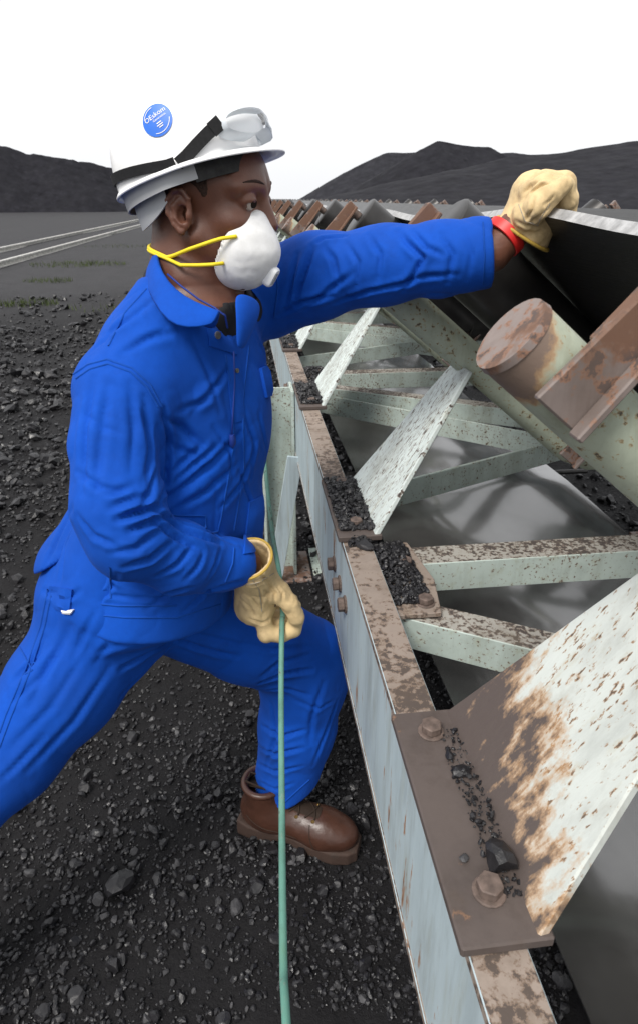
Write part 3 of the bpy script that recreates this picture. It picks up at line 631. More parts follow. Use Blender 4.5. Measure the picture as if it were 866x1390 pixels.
def skin_mat():
    t = NT('skin'); n = t.noise(55, 5, .6); b = t.noise(9, 4)
    c = t.ramp(b, [(.3, (.095, .036, .021)), (.7, (.175, .072, .044))]); c = t.mix(t.ramp(n, [(.4, 0), (.75, .35)]), c, (.075, .028, .017))
    t.set(color=c, rough=t.ramp(t.noise(40, 4), [(.3, .34), (.7, .52)]), spec=.5, sss=.03); t.b.inputs['Subsurface Radius'].default_value = (.012, .005, .003); t.b.inputs['Subsurface Scale'].default_value = .5
    p = t.bump(t.noise(420, 3, .6), .35, .0008); t.bump(t.noise(70, 4, .6), .15, .002, p); return t.mat
M['skin'] = skin_mat()
M['hair'] = plain('short_hair', (.036, .019, .013), .8, 0, .3, .4, 400, .6)
def leather(name, c, dirt, rough=.62, spec=.35):
    t = NT(name); c = np.array(c); a = t.noise(16, 6, .62); b = t.noise(190, 4, .6); s = t.noise(26, 5, .7)
    k = t.ramp(a, [(.28, tuple(c*.72)), (.55, tuple(c)), (.8, tuple(np.minimum(c*1.12, .95)))]); k = t.mix(t.ramp(s, [(.55, 0), (.72, .6)]), k, dirt); k = t.mix(t.ramp(t.noise(9, 6, .75), [(.60, 0), (.76, .45)]), k, tuple(np.array(dirt)*.35))
    t.set(color=k, rough=rough, spec=spec); p = t.bump(b, .40, .0009); p = t.bump(t.noise(60, 5, .65), .30, .002, p); t.bump(a, .25, .004, p); return t.mat
M['glove'] = leather('tan_leather', (.66, .49, .26), (.36, .25, .13)); M['glove_rim'] = leather('glove_rim', (.50, .33, .06), (.3, .2, .05))
M['glove_in'] = leather('glove_lining', (.42, .36, .27), (.25, .2, .14))
M['boot'] = leather('brown_leather', (.060, .025, .016), (.035, .017, .012), .36, .5); M['sole'] = leather('brown_sole', (.052, .032, .025), (.045, .038, .033), .75, .3); M['lace'] = leather('boot_lace', (.03, .018, .012), (.05, .03, .02), .8)
M['brass'] = plain('brass_eyelet', (.42, .27, .10), .35, .9)
M['white'] = plain('white_shell', (.87, .87, .87), .30, 0, .5, .01, 20); M['grey'] = plain('grey_plastic', (.36, .37, .38), .42, 0, .5, .06, 20)
M['blackstrap'] = plain('black_strap', (.012, .012, .013), .75, 0, .35, .3, 200, .2); M['pad'] = plain('brow_pad', (.035, .035, .034), .85, 0, .3, .3, 90, .3)
def mask_mat():
    t = NT('respirator_felt'); n = t.noise(60, 5, .6); t.set(color=t.ramp(n, [(.3, (.70, .70, .69)), (.7, (.80, .80, .80))]), rough=.9, spec=.2); t.bump(n, .15, .002); return t.mat
M['mask'] = mask_mat(); M['valve'] = plain('valve_plastic', (.80, .81, .82), .35, 0, .5, .02); M['yellow'] = plain('yellow_elastic', (.80, .62, .02), .6, 0, .4, .06, 100)
M['red'] = plain('red_band', (.62, .02, .018), .45, 0, .5, .08); M['sticker'] = plain('blue_sticker', (.002, .13, .62), .45, 0, .5, .05); M['print'] = plain('white_print', (.8, .8, .8), .5, 0, .4, .02)
M['eye'] = plain('eye_white', (.42, .36, .32), .35, 0, .3, .05); M['iris'] = plain('iris', (.012, .007, .004), .7, 0, .1, .1); M['lip'] = plain('metal_zip', (.35, .33, .28), .35, .8)
M['clear'] = None
def clear_mat():
    t = NT('clear_plastic'); t.set(color=(.93, .95, .97), rough=.08, spec=.5, trans=.92); t.b.inputs['IOR'].default_value = 1.2; return t.mat
M['clear'] = clear_mat(); M['frame'] = plain('goggle_frame', (.60, .64, .68), .3, 0, .5, .08)
M['cord'] = steel('cord_sheath', (.115, .27, .215), chips=.55, rust=(.16, .26, .21), chip=(.07, .11, .09), streak=(1, .3, 1), fine=120)
M['navy'] = plain('navy_cord', (.006, .03, .22), .6, 0, .4, .1)

def B(x, y, Y, rp): p = at(x, y, Y=Y); return p, rp*((p - C_O) @ C_F)/F_PX
person = tag(empty('person', tuple(at(240, 1100, Z=0))), 'worker in blue overalls and white hard hat lunging and gripping the belt and cord', 'person')
PO = np.array(person.location)
def pobj(name, V, Q, mat, parent=None, smooth=True):
    """a mesh of the person, stored about the person's base"""
    return npmesh(name, V - PO, Q, mat, person if parent is None else parent, smooth)
def shift(o):   # parts built in place: store them about the person's base
    for v in o.data.vertices: v.co -= Vector(PO)
    return o
# --- pose
LAT = nrm((.55, .80, .14)); LATH = nrm((.42, .90, .05))
R_ARM = [B(160, 535, .975, 58), B(157, 605, .935, 60), B(161, 690, .88, 56), B(176, 732, .862, 50), B(245, 757, .90, 46), B(296, 766, .938, 33), B(318, 764, .953, 27), B(338, 761, .967, 22)]
L_ARM = [B(360, 402, 1.30, 58), B(430, 376, 1.25, 55), B(520, 361, 1.175, 49), B(600, 352, 1.125, 46), B(650, 345, 1.105, 42), B(667, 343, 1.10, 40)]
TORSO = [(B(212, 815, 1.05, 1)[0], LATH, .180, .140), (B(226, 745, 1.065, 1)[0], LATH, .172, .136), (B(242, 640, 1.10, 1)[0], LAT, .172, .134), (B(252, 550, 1.13, 1)[0], LAT, .188, .136), (B(257, 480, 1.145, 1)[0], LAT, .186, .125), (B(262, 425, 1.14, 1)[0], LAT, .150, .098), (B(264, 390, 1.125, 1)[0], LAT, .085, .075)]
R_LEG = [B(150, 842, 1.03, 84), B(88, 928, .955, 74), B(12, 1022, .90, 66), B(-70, 1105, .83, 60), (np.array([-.660, .785, .355]), .068), (np.array([-.765, .755, .150]), .060)]
L_LEG = [B(262, 815, 1.14, 80), B(335, 855, 1.17, 68), B(412, 895, 1.21, 57), B(412, 920, 1.21, 57), B(404, 985, 1.20, 51), B(388, 1060, 1.19, 43)]
def dist(a, b): return float(np.linalg.norm(a - b))
print('POSE upper arm R', dist(R_ARM[0][0], R_ARM[3][0]), 'fore', dist(R_ARM[3][0], R_ARM[-1][0]), 'L', dist(L_ARM[0][0], L_ARM[2][0]), dist(L_ARM[2][0], L_ARM[-1][0]), 'shoulders', dist(R_ARM[0][0], L_ARM[0][0]),
      'thigh L', dist(L_LEG[0][0], L_LEG[2][0]), 'shin', dist(L_LEG[3][0], L_LEG[-1][0]), [np.round(p[0], 2) for p in (R_ARM[0], L_ARM[0], R_ARM[-1], L_ARM[-1], R_LEG[0], L_LEG[0], L_LEG[2], L_LEG[-1], R_LEG[2], R_LEG[-1])])
# --- head frame: forward, left, up
HB = math.radians(-22); HT = math.radians(-4)
hf0 = np.array([math.cos(HB), math.sin(HB), 0]); hl = np.array([-math.sin(HB), math.cos(HB), 0])
hf = hf0*math.cos(HT) + np.array([0, 0, 1])*math.sin(HT); hu = np.cross(hf, hl); HA = np.stack([hf, hl, hu])
HO = np.array([-.051, 1.12, 1.481]); HS = 1.0
def hp(f, l, u): return HO + HS*(hf*f + hl*l + hu*u)
NB = TORSO[-1][0] + np.array([0, 0, -.02])
def f_head(P):
    q = (P - HO) @ HA.T/HS; q = q.copy(); q[:, 1] = np.abs(q[:, 1]); E = lambda c, r: ellip(q, c, r)
    d = E((-.004, 0, .050), (.094, .075, .080)); d = smin(d, E((.038, 0, -.012), (.057, .056, .078)), .025)
    d = smin(d, rcone(q, (.012, .052, -.035), (.070, .022, -.088), .018, .018), .025); d = smin(d, rcone(q, (.072, 0, -.095), (.074, .018, -.092), .017, .015), .02)
    d = smin(d, E((.063, .040, -.010), (.021, .018, .016)), .025)
    d = smin(d, rcone(q, (.090, .012, .042), (.074, .048, .040), .0115, .011), .016)
    d = smin(d, E((.066, 0, .056), (.028, .050, .036)), .02)
    d = smax(d, -ellip(q, (.101, .033, .020), (.018, .019, .013)), .010)
    d = smin(d, rcone(q, (.092, 0, .030), (.110, 0, -.012), .009, .0115), .012); d = smin(d, ellip(q, (.099, .013, -.016), (.012, .010, .009)), .008)
    d = smin(d, rcone(q, (.099, 0, -.047), (.090, .020, -.049), .011, .007), .008)
    # lids
    d = smin(d, smax(ellip(q, (.0815, .033, .0225), (.0155, .0165, .0125)), -rbox(q, (.098, .033, .0176), (.012, .0125, .0017), np.eye(3), .0015), .003), .004)
    # ear
    ca, sa = math.cos(.22), math.sin(.22)
    e = ellip(q, (-.007, .0765, .003), (.020, .0055, .030), np.array([[ca, 0, sa], [0, 1, 0], [-sa, 0, ca]]))
    hx = [(.009, .078, .006), (.008, .0795, .020), (-.002, .081, .031), (-.014, .082, .030), (-.0255, .082, .016), (-.0245, .0815, -.002), (-.015, .080, -.018), (-.005, .078, -.027)]
    e = smin(e, chain(q, [(np.array(p), r) for p, r in zip(hx, (.0030, .0034, .0036, .0038, .0038, .0036, .0036, .0058))], .003), .003)
    e = smin(e, chain(q, [(np.array((-.006, .0805, .019)), .0026), (np.array((-.0155, .0815, .008)), .0030), (np.array((-.013, .081, -.008)), .0030), (np.array((-.004, .0805, -.016)), .0030)], .003), .003)
    e = smax(smin(d, e, .005), -ellip(q, (-.0015, .080, -.002), (.0085, .0105, .0125)), .003); e = smin(e, ellip(q, (.0075, .0785, -.003), (.0045, .0045, .0075)), .003); d = e
    return d*HS
NECK = [(hp(-.028, 0, -.01), .060), (hp(-.030, 0, -.075), .0575), (NB + np.array([0.0, .0, .03]), .066), (NB, .085)]
def f_body(P):
    d = f_head(P); d = smin(d, chain(P, NECK, .02), .025); d = smin(d, rcone(P, hp(-.01, .03, -.05), NB + hf*.045, .028, .024), .03)
    d = smin(d, loft(P, [(c, l, a - .022, b - .020) for c, l, a, b in TORSO[:-1]], .03), .04)
    for arm in (R_ARM, L_ARM): d = smin(d, chain(P, [(p, r*.52) for p, r in arm], .02), .03)
    d = smin(d, chain(P, [(L_ARM[-1][0], .028), (L_WR, .0275), (L_KN, .030)], .01), .02); d = smin(d, chain(P, [(R_ARM[-1][0], .019), (R_WR, .020), (R_PALM, .028)], .01), .02)
    for leg in (R_LEG, L_LEG): d = smin(d, chain(P, [(p, r*.7) for p, r in leg], .03), .03)
    return d
L_WR, L_KN = at(694, 316, Y=1.105), at(728, 262, Y=1.10)
R_WR, R_PALM = at(343, 788, Y=.985), at(356, 818, Y=1.0)
def uneven(lo, hi, flo, fhi, hc, hf_): return np.concatenate([np.arange(lo, flo, hc), np.arange(flo, fhi, hf_), np.arange(fhi, hi + hc, hc)])
hc_ = hp(0, 0, 0)
allp = np.array([p for p, r in R_ARM + L_ARM + R_LEG + L_LEG] + [L_KN, R_PALM]); blo, bhi = allp.min(0) - .13, allp.max(0) + .13
gx_ = uneven(blo[0], bhi[0], hc_[0] - .13, hc_[0] + .15, .013, .0023); gy_ = uneven(blo[1], bhi[1], hc_[1] - .115, hc_[1] + .12, .013, .0023); gz_ = uneven(blo[2], hc_[2] + .20, hc_[2] - .15, hc_[2] + .17, .013, .0023)
Vb, Qb = sdf_mesh(f_body, gx_, gy_, gz_); Vb = relax(Vb, Qb, 1, .3); body = pobj('body', Vb, Qb, M['skin'])
# hair: close crop over the scalp
def f_hair(P):
    q = (P - HO) @ HA.T/HS; d = f_head(P) - .0009
    lim = smax(-(q[:, 2] - .016) - .006*vnoise(P*160, 5), q[:, 0] - .052 + .25*(np.abs(q[:, 1])), .02); back = smax(q[:, 0] + .030, -(q[:, 2] + .055), .02)
    ear = -(np.linalg.norm((q[:, [0, 2]] - np.array([-.004, .004]))/np.array([1, 1.25]), axis=1) - .032)
    d = smax(d, smin(lim, back, .02), .004); return np.maximum(smax(d, np.where(np.abs(q[:, 1]) > .05, ear, -1), .002), -(f_head(P) + .004))
g = grid(hc_ - (.13, .115, .10), hc_ + (.13, .12, .18), .003); Vh, Qh = sdf_mesh(f_hair, *g); pobj('hair', Vh, Qh, M['hair'])
for s in (-1, 1):
    m = MB(); bm = bmesh.new(); bmesh.ops.create_uvsphere(bm, u_segments=20, v_segments=14, radius=.0122*HS); c = hp(.0835, s*.033, .0205)
    look = nrm(hf*.93 - hl*.22 - hu*.16)
    V = np.array([v.co[:] for v in bm.verts]) + c; m.add(V, [[v.index for v in f.verts] for f in bm.faces]); bm.free(); eo = shift(m.build('eye', M['eye'], person, smooth=2))
    u, w = perp(look); mi = MB(); mi.tube([c + look*.0095*HS, c + look*.0124*HS], [.0068*HS, .0062*HS], 16); shift(mi.build('iris', M['iris'], eo, smooth=1))
# eyebrows
for s in (-1, 1):
    T = bvh(Vb, Qb); L = []
    for k in range(7):
        a = k/6; p = hp(.10 - .022*a*a, s*(.014 + .036*a), .046 + .006*math.sin(a*2.6) - .004*a); h, n, i, d_ = T.find_nearest(Vector(p)); L.append(np.array(h) + np.array(n)*-.0004)
    shift(MB().tube(L, [.0010, .0019, .0023, .0024, .0021, .0016, .0008], 8).build('eyebrow', M['hair'], person, smooth=2))
# --- jacket
V0 = snap_pt = None
CH = TORSO[3][0]; FWD = nrm(np.cross(LAT, TORSO[-1][0] - TORSO[0][0]))
def sleeve(P, arm, pts):
    d = chain(P, pts, .03); e = nrm(arm[-1][0] - arm[-2][0]); c = arm[-1][0]; d = smax(d, (P - c) @ e, .006); return smax(d, -rcone(P, c - e*.03, c + e*.06, arm[-1][1] - .010, arm[-1][1] - .007), .004)
TAIL_N = nrm(np.cross(at(105, 757, Y=.90) - at(40, 790, Y=.97), np.array([.35, .9, 0]))); TAIL_N = TAIL_N*np.sign(TAIL_N[2])
def f_jacket(P):
    d = loft(P, TORSO, .012); d = smin(d, ellip(P, at(320, 700, Y=1.11), (.055, .07, .075)), .05); d = smin(d, ellip(P, at(324, 575, Y=1.13), (.05, .07, .10)), .05)
    tail = smax(chain(P, [B(165, 670, 1.08, 50), B(115, 775, 1.045, 60), B(115, 800, 1.045, 60)], .02), -((P - at(40, 790, Y=.97)) @ TAIL_N), .006); d = smin(d, tail, .02)
    d = smin(d, sleeve(P, L_ARM, L_ARM), .05)
    tr = chain(P, [(R_ARM[0][0] + (0, .02, .015), .050), (TORSO[-1][0] + (0, -.03, -.01), .050)], .03); d = smin(d, tr, .05)
    tl = chain(P, [(L_ARM[0][0] + (0, 0, .01), .055), (TORSO[-1][0] + (0, .03, -.01), .05)], .03); d = smin(d, tl, .05)
    d = smin(d, chain(P, R_ARM[:2], .03), .03); d = smin(d, ellip(P, R_ARM[0][0] + np.array([.02, .02, -.01]), (.075, .08, .07)), .03)
    d = smin(d, sleeve(P, R_ARM, R_ARM[1:]), .007)
    d = smax(d, -rcone(P, NB + np.array([.0, 0, -.01]), NB + np.array([0.004, 0, .12]), .070, .085), .008)
    d = smax(d, -chain(P, NECK_CUT, .01), .006)
    return smax(d, -chain(P, [(NB + hf*.055 + (0, 0, .02), .055), (VPT + FWD*.012, .012)], .01), .006)
VPT = at(318, 468, Y=1.01); NECK_CUT = [B(246, 372, 1.05, 26), B(275, 388, 1.03, 30), B(300, 402, 1.02, 26), B(308, 414, 1.0, 20)]
jl = np.array([p for p, r in R_ARM + L_ARM] + [t[0] for t in TORSO]); lo, hi = jl.min(0) - .13, jl.max(0) + .12; lo[2] = TORSO[0][0][2] - .03
lo = np.minimum(lo, TORSO[0][0] - (.20, .20, .03))
Vj, Qj = sdf_mesh(f_jacket, *grid(lo, hi, .0038)); Vj = relax(Vj, Qj, 1, .35)
JF = [  # creases: points, depth, width
 ([(222, 566), (248, 580), (276, 604)], .006, .012), ([(276, 604), (255, 622), (228, 645)], .005, .010), ([(224, 600), (250, 612), (268, 618)], .004, .009),
 ([(214, 690), (250, 660), (290, 628), (326, 588)], .007, .013), ([(224, 664), (262, 632), (300, 600)], .005, .011), ([(240, 690), (280, 668), (322, 630)], .005, .011), ([(300, 690), (325, 660), (345, 615)], .005, .010), ([(262, 560), (296, 522), (316, 492)], .004, .010), ([(236, 560), (266, 548), (292, 540)], .003, .009),
 ([(222, 556), (229, 600), (226, 650), (216, 690)], .008, .009), ([(212, 640), (205, 668), (190, 690)], .005, .009),
 ([(160, 706), (182, 698), (212, 690)], .010, .009), ([(150, 690), (172, 680), (200, 672)], .004, .009), ([(175, 722), (200, 712), (222, 704)], .006, .008), ([(140, 672), (160, 668), (182, 658)], .003, .009),
 ([(208, 690), (250, 720), (300, 738)], .007, .009), ([(205, 702), (235, 728), (275, 748)], .005, .008), ([(225, 700), (270, 716), (318, 737)], .004, .008), ([(150, 752), (185, 745), (218, 722)], .005, .009), ([(168, 772), (205, 760), (234, 736)], .006, .009), ([(215, 783), (242, 766), (262, 742)], .005, .008), ([(252, 788), (268, 770), (278, 750)], .004, .008), ([(282, 788), (294, 765), (300, 745)], .003, .007),
 ([(126, 512), (116, 590), (114, 670)], .004, .012), ([(148, 520), (136, 610), (128, 690)], .003, .012), ([(196, 540), (206, 610), (200, 662)], .005, .011), ([(178, 520), (182, 580), (178, 640)], .003, .012), ([(106, 640), (138, 662), (170, 668)], .004, .010), ([(106, 700), (128, 728), (160, 742)], .004, .009), ([(112, 560), (140, 580), (168, 590)], .002, .010),
 ([(424, 333), (438, 324), (470, 320)], .005, .008), ([(398, 412), (414, 366), (424, 336)], .009, .010), ([(386, 420), (398, 375), (404, 345)], .005, .010), ([(380, 428), (410, 410), (450, 402)], .006, .009), ([(412, 420), (450, 392), (480, 370)], .004, .010), ([(436, 330), (452, 352), (458, 380)], .004, .010),
 ([(540, 313), (552, 330), (574, 350), (562, 372), (546, 394)], .006, .009), ([(500, 318), (516, 345), (512, 384)], .004, .009), ([(560, 314), (578, 336), (600, 346)], .004, .008), ([(598, 318), (614, 345), (606, 384)], .004, .009), ([(455, 412), (500, 396), (560, 382)], .004, .008), ([(530, 392), (570, 376), (620, 372)], .004, .009), ([(470, 330), (486, 356), (482, 398)], .003, .009), ([(628, 312), (640, 345), (634, 380)], .002, .008),
 ([(140, 455), (180, 430), (215, 402)], .003, .010), ([(165, 478), (205, 458), (245, 450)], .003, .010), ([(262, 460), (285, 510), (300, 560)], .003, .010), ([(120, 480), (150, 452), (175, 432)], .002, .009),
 ([(108, 800), (180, 812), (250, 812)], .003, .007), ([(250, 830), (285, 800), (330, 790)], .005, .009), ([(200, 826), (230, 806), (262, 798)], .004, .009), ([(330, 556), (346, 600), (340, 650)], .004, .009), ([(325, 640), (345, 690), (350, 740)], .004, .008), ([(130, 820), (150, 800), (160, 780)], .004, .008), ([(98, 690), (80, 730), (62, 770)], .004, .010), ([(104, 720), (92, 745), (84, 768)], .003, .008),
 ([(352, 560), (362, 610), (358, 660)], .003, .008), ([(290, 580), (312, 612), (316, 650)], .003, .009), ([(345, 450), (360, 480), (365, 520)], .003, .009),
]
Vj = folds(Vj, Qj, [(p, -a, w) for p, a, w in JF], True); Nj = normals(Vj, Qj)
rd = lambda P, s: (1 - np.abs(fbm(P, 2, s)))**9
Vj = Vj - Nj*(.0030*rd(Vj*np.array([7, 7, 5]) @ np.array([[.8, 0, .6], [0, 1, 0], [-.6, 0, .8]]), 201) + .0012*rd(Vj*np.array([18, 18, 10]), 211) - .0010*fbm(Vj*15, 3, 61))[:, None]
jacket = tag(pobj('jacket', Vj, Qj, M['blue']), 'bright blue cotton work jacket'); TJK = bvh(Vj, Qj)
def jr(pts, w=.0034, t=.0010, name='seam', mat='seam'): 
    o = ribbon(TJK, pts, w, t, name, M[mat], jacket); return shift(o) if o else None
jr([(101, 508), (120, 495), (146, 488), (180, 500), (204, 522), (220, 552)]); jr([(104, 514), (123, 501), (147, 494), (178, 505), (200, 526), (215, 552)])
jr([(306, 482), (316, 540), (318, 600), (310, 650), (300, 705), (296, 722), (288, 724)]); jr([(103, 816), (160, 822), (240, 822)])
jr([(338, 470), (330, 540), (331, 640), (318, 720)], .004)
jr([(232, 700), (279, 700), (280, 718)]); jr([(150, 770), (151, 812)]); jr([(200, 392), (170, 425), (148, 470)], .003)
jr([(655, 302), (657, 345), (655, 386)], .003); jr([(318, 744), (316, 765), (306, 790)], .003); jr([(372, 352), (378, 390), (372, 432)], .003); jr([(108, 832), (170, 838), (240, 838), (300, 820)], .003)
def jp(quad, n, m, t, name, mat='blue'): return shift(patch(TJK, quad, n, m, t, name, M[mat], jacket))
jp([(338, 682), (362, 668), (360, 748), (330, 752)], 4, 8, .006, 'pocket'); jp([(352, 500), (381, 486), (384, 530), (360, 540)], 4, 5, .010, 'pocket_flap')
pk = jp([(279, 424), (312, 448), (322, 482), (284, 470)], 5, 5, .0045, 'placket'); jp([(306, 482), (326, 486), (333, 570), (316, 575)], 3, 10, .003, 'placket')
b_, n_ = snap(TJK, 293, 455, .005); shift(MB().tube([b_ - n_*.002, b_ + n_*.0015, b_ + n_*.002], [.0062, .0062, .004], 16).build('button', M['lip'], jacket, smooth=1))
b_, n_ = snap(TJK, 320, 503, .002); shift(MB().tube([b_, b_ + n_*.003], .004, 10).build('zip_pull', M['lip'], jacket, smooth=1))
def strip_mesh(rows, name, mat, parent, th=.004, sub=1):
    n = len(rows[0]); V = [p for r in rows for p in r]; Fq = [(j*n + i, j*n + i + 1, (j + 1)*n + i + 1, (j + 1)*n + i) for j in range(len(rows) - 1) for i in range(n - 1)]
    o = MB().add(V, Fq).build(name, mat, parent, smooth=2); s = o.modifiers.new('thick', 'SOLIDIFY'); s.thickness = th; s.offset = 0
    u = o.modifiers.new('smooth', 'SUBSURF'); u.levels = u.render_levels = sub; return shift(o)
# collar: inside stand, fold line, fall; runs round the back of the neck to the far lapel
fold = [(300, 424, .985), (279, 417, .985), (250, 404, .99), (228, 384, 1.01), (215, 360, 1.05), (212, 340, 1.10), (222, 335, 1.16), (262, 345, 1.215), (310, 362, 1.21), (336, 392, 1.16)]
edge = [(292, 440, .965), (268, 446, .955), (240, 446, .955), (218, 428, .97), (199, 392, 1.03), (196, 372, 1.10), (205, 366, 1.20), (262, 372, 1.26), (335, 385, 1.25), (356, 412, 1.17)]
Fp = [at(x, y, Y=Y) for x, y, Y in fold]; Ep = [at(x, y, Y=Y) for x, y, Y in edge]
Ip = [p + (NB + (0, 0, .01) - p)*.18 + np.array([0, 0, -.035]) for p in Fp]
Fo = [f + nrm(f - NB)*.002 + np.array([0, 0, .003]) for f in Fp]; Mp = [f*.5 + e*.5 + np.array([0, 0, .003]) + nrm((e - NB)*(1, 1, 0))*.002 for f, e in zip(Fp, Ep)]
strip_mesh([Ip, Fp, Fo, Mp, Ep], 'collar', M['blue'], jacket, .0035, 1)
lap = [[(318, 398, 1.01), (336, 398, 1.02), (356, 410, 1.05)], [(320, 420, .99), (337, 424, 1.0), (353, 432, 1.03)], [(321, 445, .985), (330, 452, .985), (340, 456, 1.01)], [(321, 470, .985), (326, 474, .985), (332, 474, 1.0)]]
strip_mesh([[at(*p[:2], Y=p[2]) for p in r] for r in lap], 'lapel', M['blue'], jacket, .004, 2)
# --- T-shirt
def f_tee(P):
    d = loft(P, [(c, l, a - .016, b - .016) for c, l, a, b in TORSO], .012); d = smin(d, chain(P, NECK[2:], .02) - .006, .03)
    d = smin(d, chain(P, [(R_ARM[0][0], .05), (TORSO[-2][0], .07), (L_ARM[0][0], .05)], .04), .04)
    d = smax(d, -(chain(P, NECK_CUT, .01) - .004), .004)
    return smax(d, -rcone(P, NB + np.array([0, 0, -.005]) + hf*.012, NB + np.array([0, 0, .14]) + hf*.02, .072, .085), .004)
c = TORSO[-2][0]; Vt, Qt = sdf_mesh(f_tee, *grid(c - (.22, .24, .25), c + (.22, .24, .12), .006)); tag(pobj('t_shirt', Vt, Qt, M['tee']), 'black T-shirt in the open collar')
# --- lanyard under the collar and its hanging end
s0 = [at(228, 372, Y=1.035), at(246, 388, Y=1.022), at(270, 406, Y=1.012), at(292, 418, Y=1.0), at(306, 428, Y=.985)]
hang = [snap(TJK, x, y, .003)[0] for x, y in ((310, 452), (316, 480), (317, 520), (315, 560), (313, 590))]
lan = shift(MB().tube(s0 + hang, .0016, 8).build('lanyard', M['navy'], person, smooth=2)); tp = hang[-1]
shift(MB().tube([tp, tp - (0, 0, .006), tp - (0, 0, .016), tp - (0, 0, .022)], [.0045, .0062, .0062, .003], 12).build('toggle', M['navy'], lan, smooth=1))
# --- trousers
PEL = [(B(190, 838, 1.03, 1)[0], LATH, .140, .115), (B(172, 800, 1.04, 1)[0], LATH, .155, .125), (B(180, 750, 1.05, 1)[0], LATH, .145, .110), (B(195, 690, 1.07, 1)[0], LATH, .135, .095)]
def f_trs(P):
    d = loft(P, PEL, .02); r = chain(P, R_LEG, .03); l = chain(P, L_LEG, .03)
    d = smin(d, ellip(P, B(122, 812, 1.045, 1)[0], (.088, .10, .105)), .05); d = smin(d, r, .05); d = smin(d, l, .045)
    for leg in (L_LEG, R_LEG):
        e = nrm(leg[-1][0] - leg[-2][0]); c = leg[-1][0]; hm = nrm(e + nrm((-1, .2, 0))*-.25)
        near = np.linalg.norm(P - c, axis=1) < .16; d = np.where(near, smax(d, (P - c) @ nrm((.42, -.05, -.90) if leg is L_LEG else e) - .012, .006), d); d = np.where(near, smax(d, -rcone(P, c - e*.05, c + e*.08, leg[-1][1] - .008, leg[-1][1] - .004), .004), d)
    return d
tl_ = np.array([p for p, r in R_LEG + L_LEG] + [q[0] for q in PEL]); Vp, Qp = sdf_mesh(f_trs, *grid(tl_.min(0) - .15, tl_.max(0) + (.14, .14, .03), .0048)); Vp = relax(Vp, Qp, 1, .35)
TF = [([(240, 868), (275, 880), (322, 892)], .007, .011), ([(246, 858), (290, 866), (345, 880)], .004, .010), ([(240, 868), (208, 882), (165, 908)], .007, .011), ([(232, 856), (190, 864), (135, 885)], .004, .011), ([(240, 862), (236, 845), (238, 828)], .006, .009), ([(238, 870), (205, 905), (165, 945)], .004, .010),
 ([(353, 928), (385, 914), (424, 910)], .010, .010), ([(354, 938), (386, 934), (418, 944)], .006, .009), ([(356, 918), (380, 900), (420, 890)], .005, .010), ([(370, 955), (375, 1000), (362, 1040)], .005, .010), ([(356, 985), (382, 1000), (414, 990)], .007, .010), ([(345, 1012), (372, 1024), (412, 1015)], .007, .010), ([(344, 1034), (372, 1048), (410, 1040)], .006, .009), ([(350, 1062), (375, 1072), (400, 1062)], .004, .008), ([(458, 950), (440, 1000), (425, 1040)], .004, .010), ([(440, 925), (424, 970), (420, 1010)], .005, .011), ([(400, 950), (432, 962), (455, 950)], .003, .009),
 ([(95, 850), (70, 900), (40, 960)], .004, .013), ([(60, 866), (45, 898), (18, 925)], .006, .010), ([(80, 880), (55, 920), (20, 950)], .004, .011), ([(150, 905), (100, 980), (40, 1045)], .004, .013), ([(120, 880), (70, 960), (10, 1020)], .003, .012), ([(60, 1000), (24, 1038), (0, 1062)], .004, .010), ([(110, 690), (90, 740), (80, 790)], .004, .010), ([(58, 802), (90, 814), (108, 802)], .005, .009), ([(300, 812), (345, 838), (402, 868)], .004, .010), ([(330, 872), (370, 882), (424, 878)], .004, .009), ([(130, 830), (110, 870), (98, 900)], .003, .010), ([(180, 845), (150, 870), (130, 900)], .003, .010)]
Vp = folds(Vp, Qp, [(p, -a, w) for p, a, w in TF], True); Np = normals(Vp, Qp); Vp = Vp - Np*(.0030*rd(Vp*np.array([6, 6, 5]) @ np.array([[.7, 0, -.7], [0, 1, 0], [.7, 0, .7]]), 221) + .0012*rd(Vp*np.array([16, 16, 10]), 231) - .0012*fbm(Vp*13, 3, 71))[:, None]
trs = tag(pobj('trousers', Vp, Qp, M['blue']), 'bright blue cotton work trousers'); TTR = bvh(Vp, Qp)
def tr_(pts, w=.0034, t=.001): 
    o = ribbon(TTR, pts, w, t, 'seam', M['seam'], trs); return shift(o) if o else None
tr_([(72, 800), (62, 850), (40, 915), (15, 975), (0, 1015)]); tr_([(66, 800), (56, 850), (34, 912), (9, 970), (0, 995)]); tr_([(20, 865), (45, 910), (35, 915)]); tr_([(239, 866), (239, 845), (236, 825)]); tr_([(350, 1092), (372, 1102), (420, 1058)], .003)
bp = shift(patch(TTR, [(70, 796), (100, 800), (96, 834), (76, 826)], 4, 4, .007, 'side_pocket', M['blue'], trs)); shift(patch(TTR, [(86, 826), (102, 827), (98, 833), (88, 832)], 2, 2, .009, 'pocket_lining', M['print'], trs)); 
# --- gloves
def finger(P, pts, r): return chain(P, [(p, q) for p, q in zip(pts, r)], .006)
def glove(name, fn, lo, hi, lab, h=.0023):
    V, Q = sdf_mesh(fn, *grid(lo, hi, h)); V = relax(V, Q, 1, .4); return V, Q
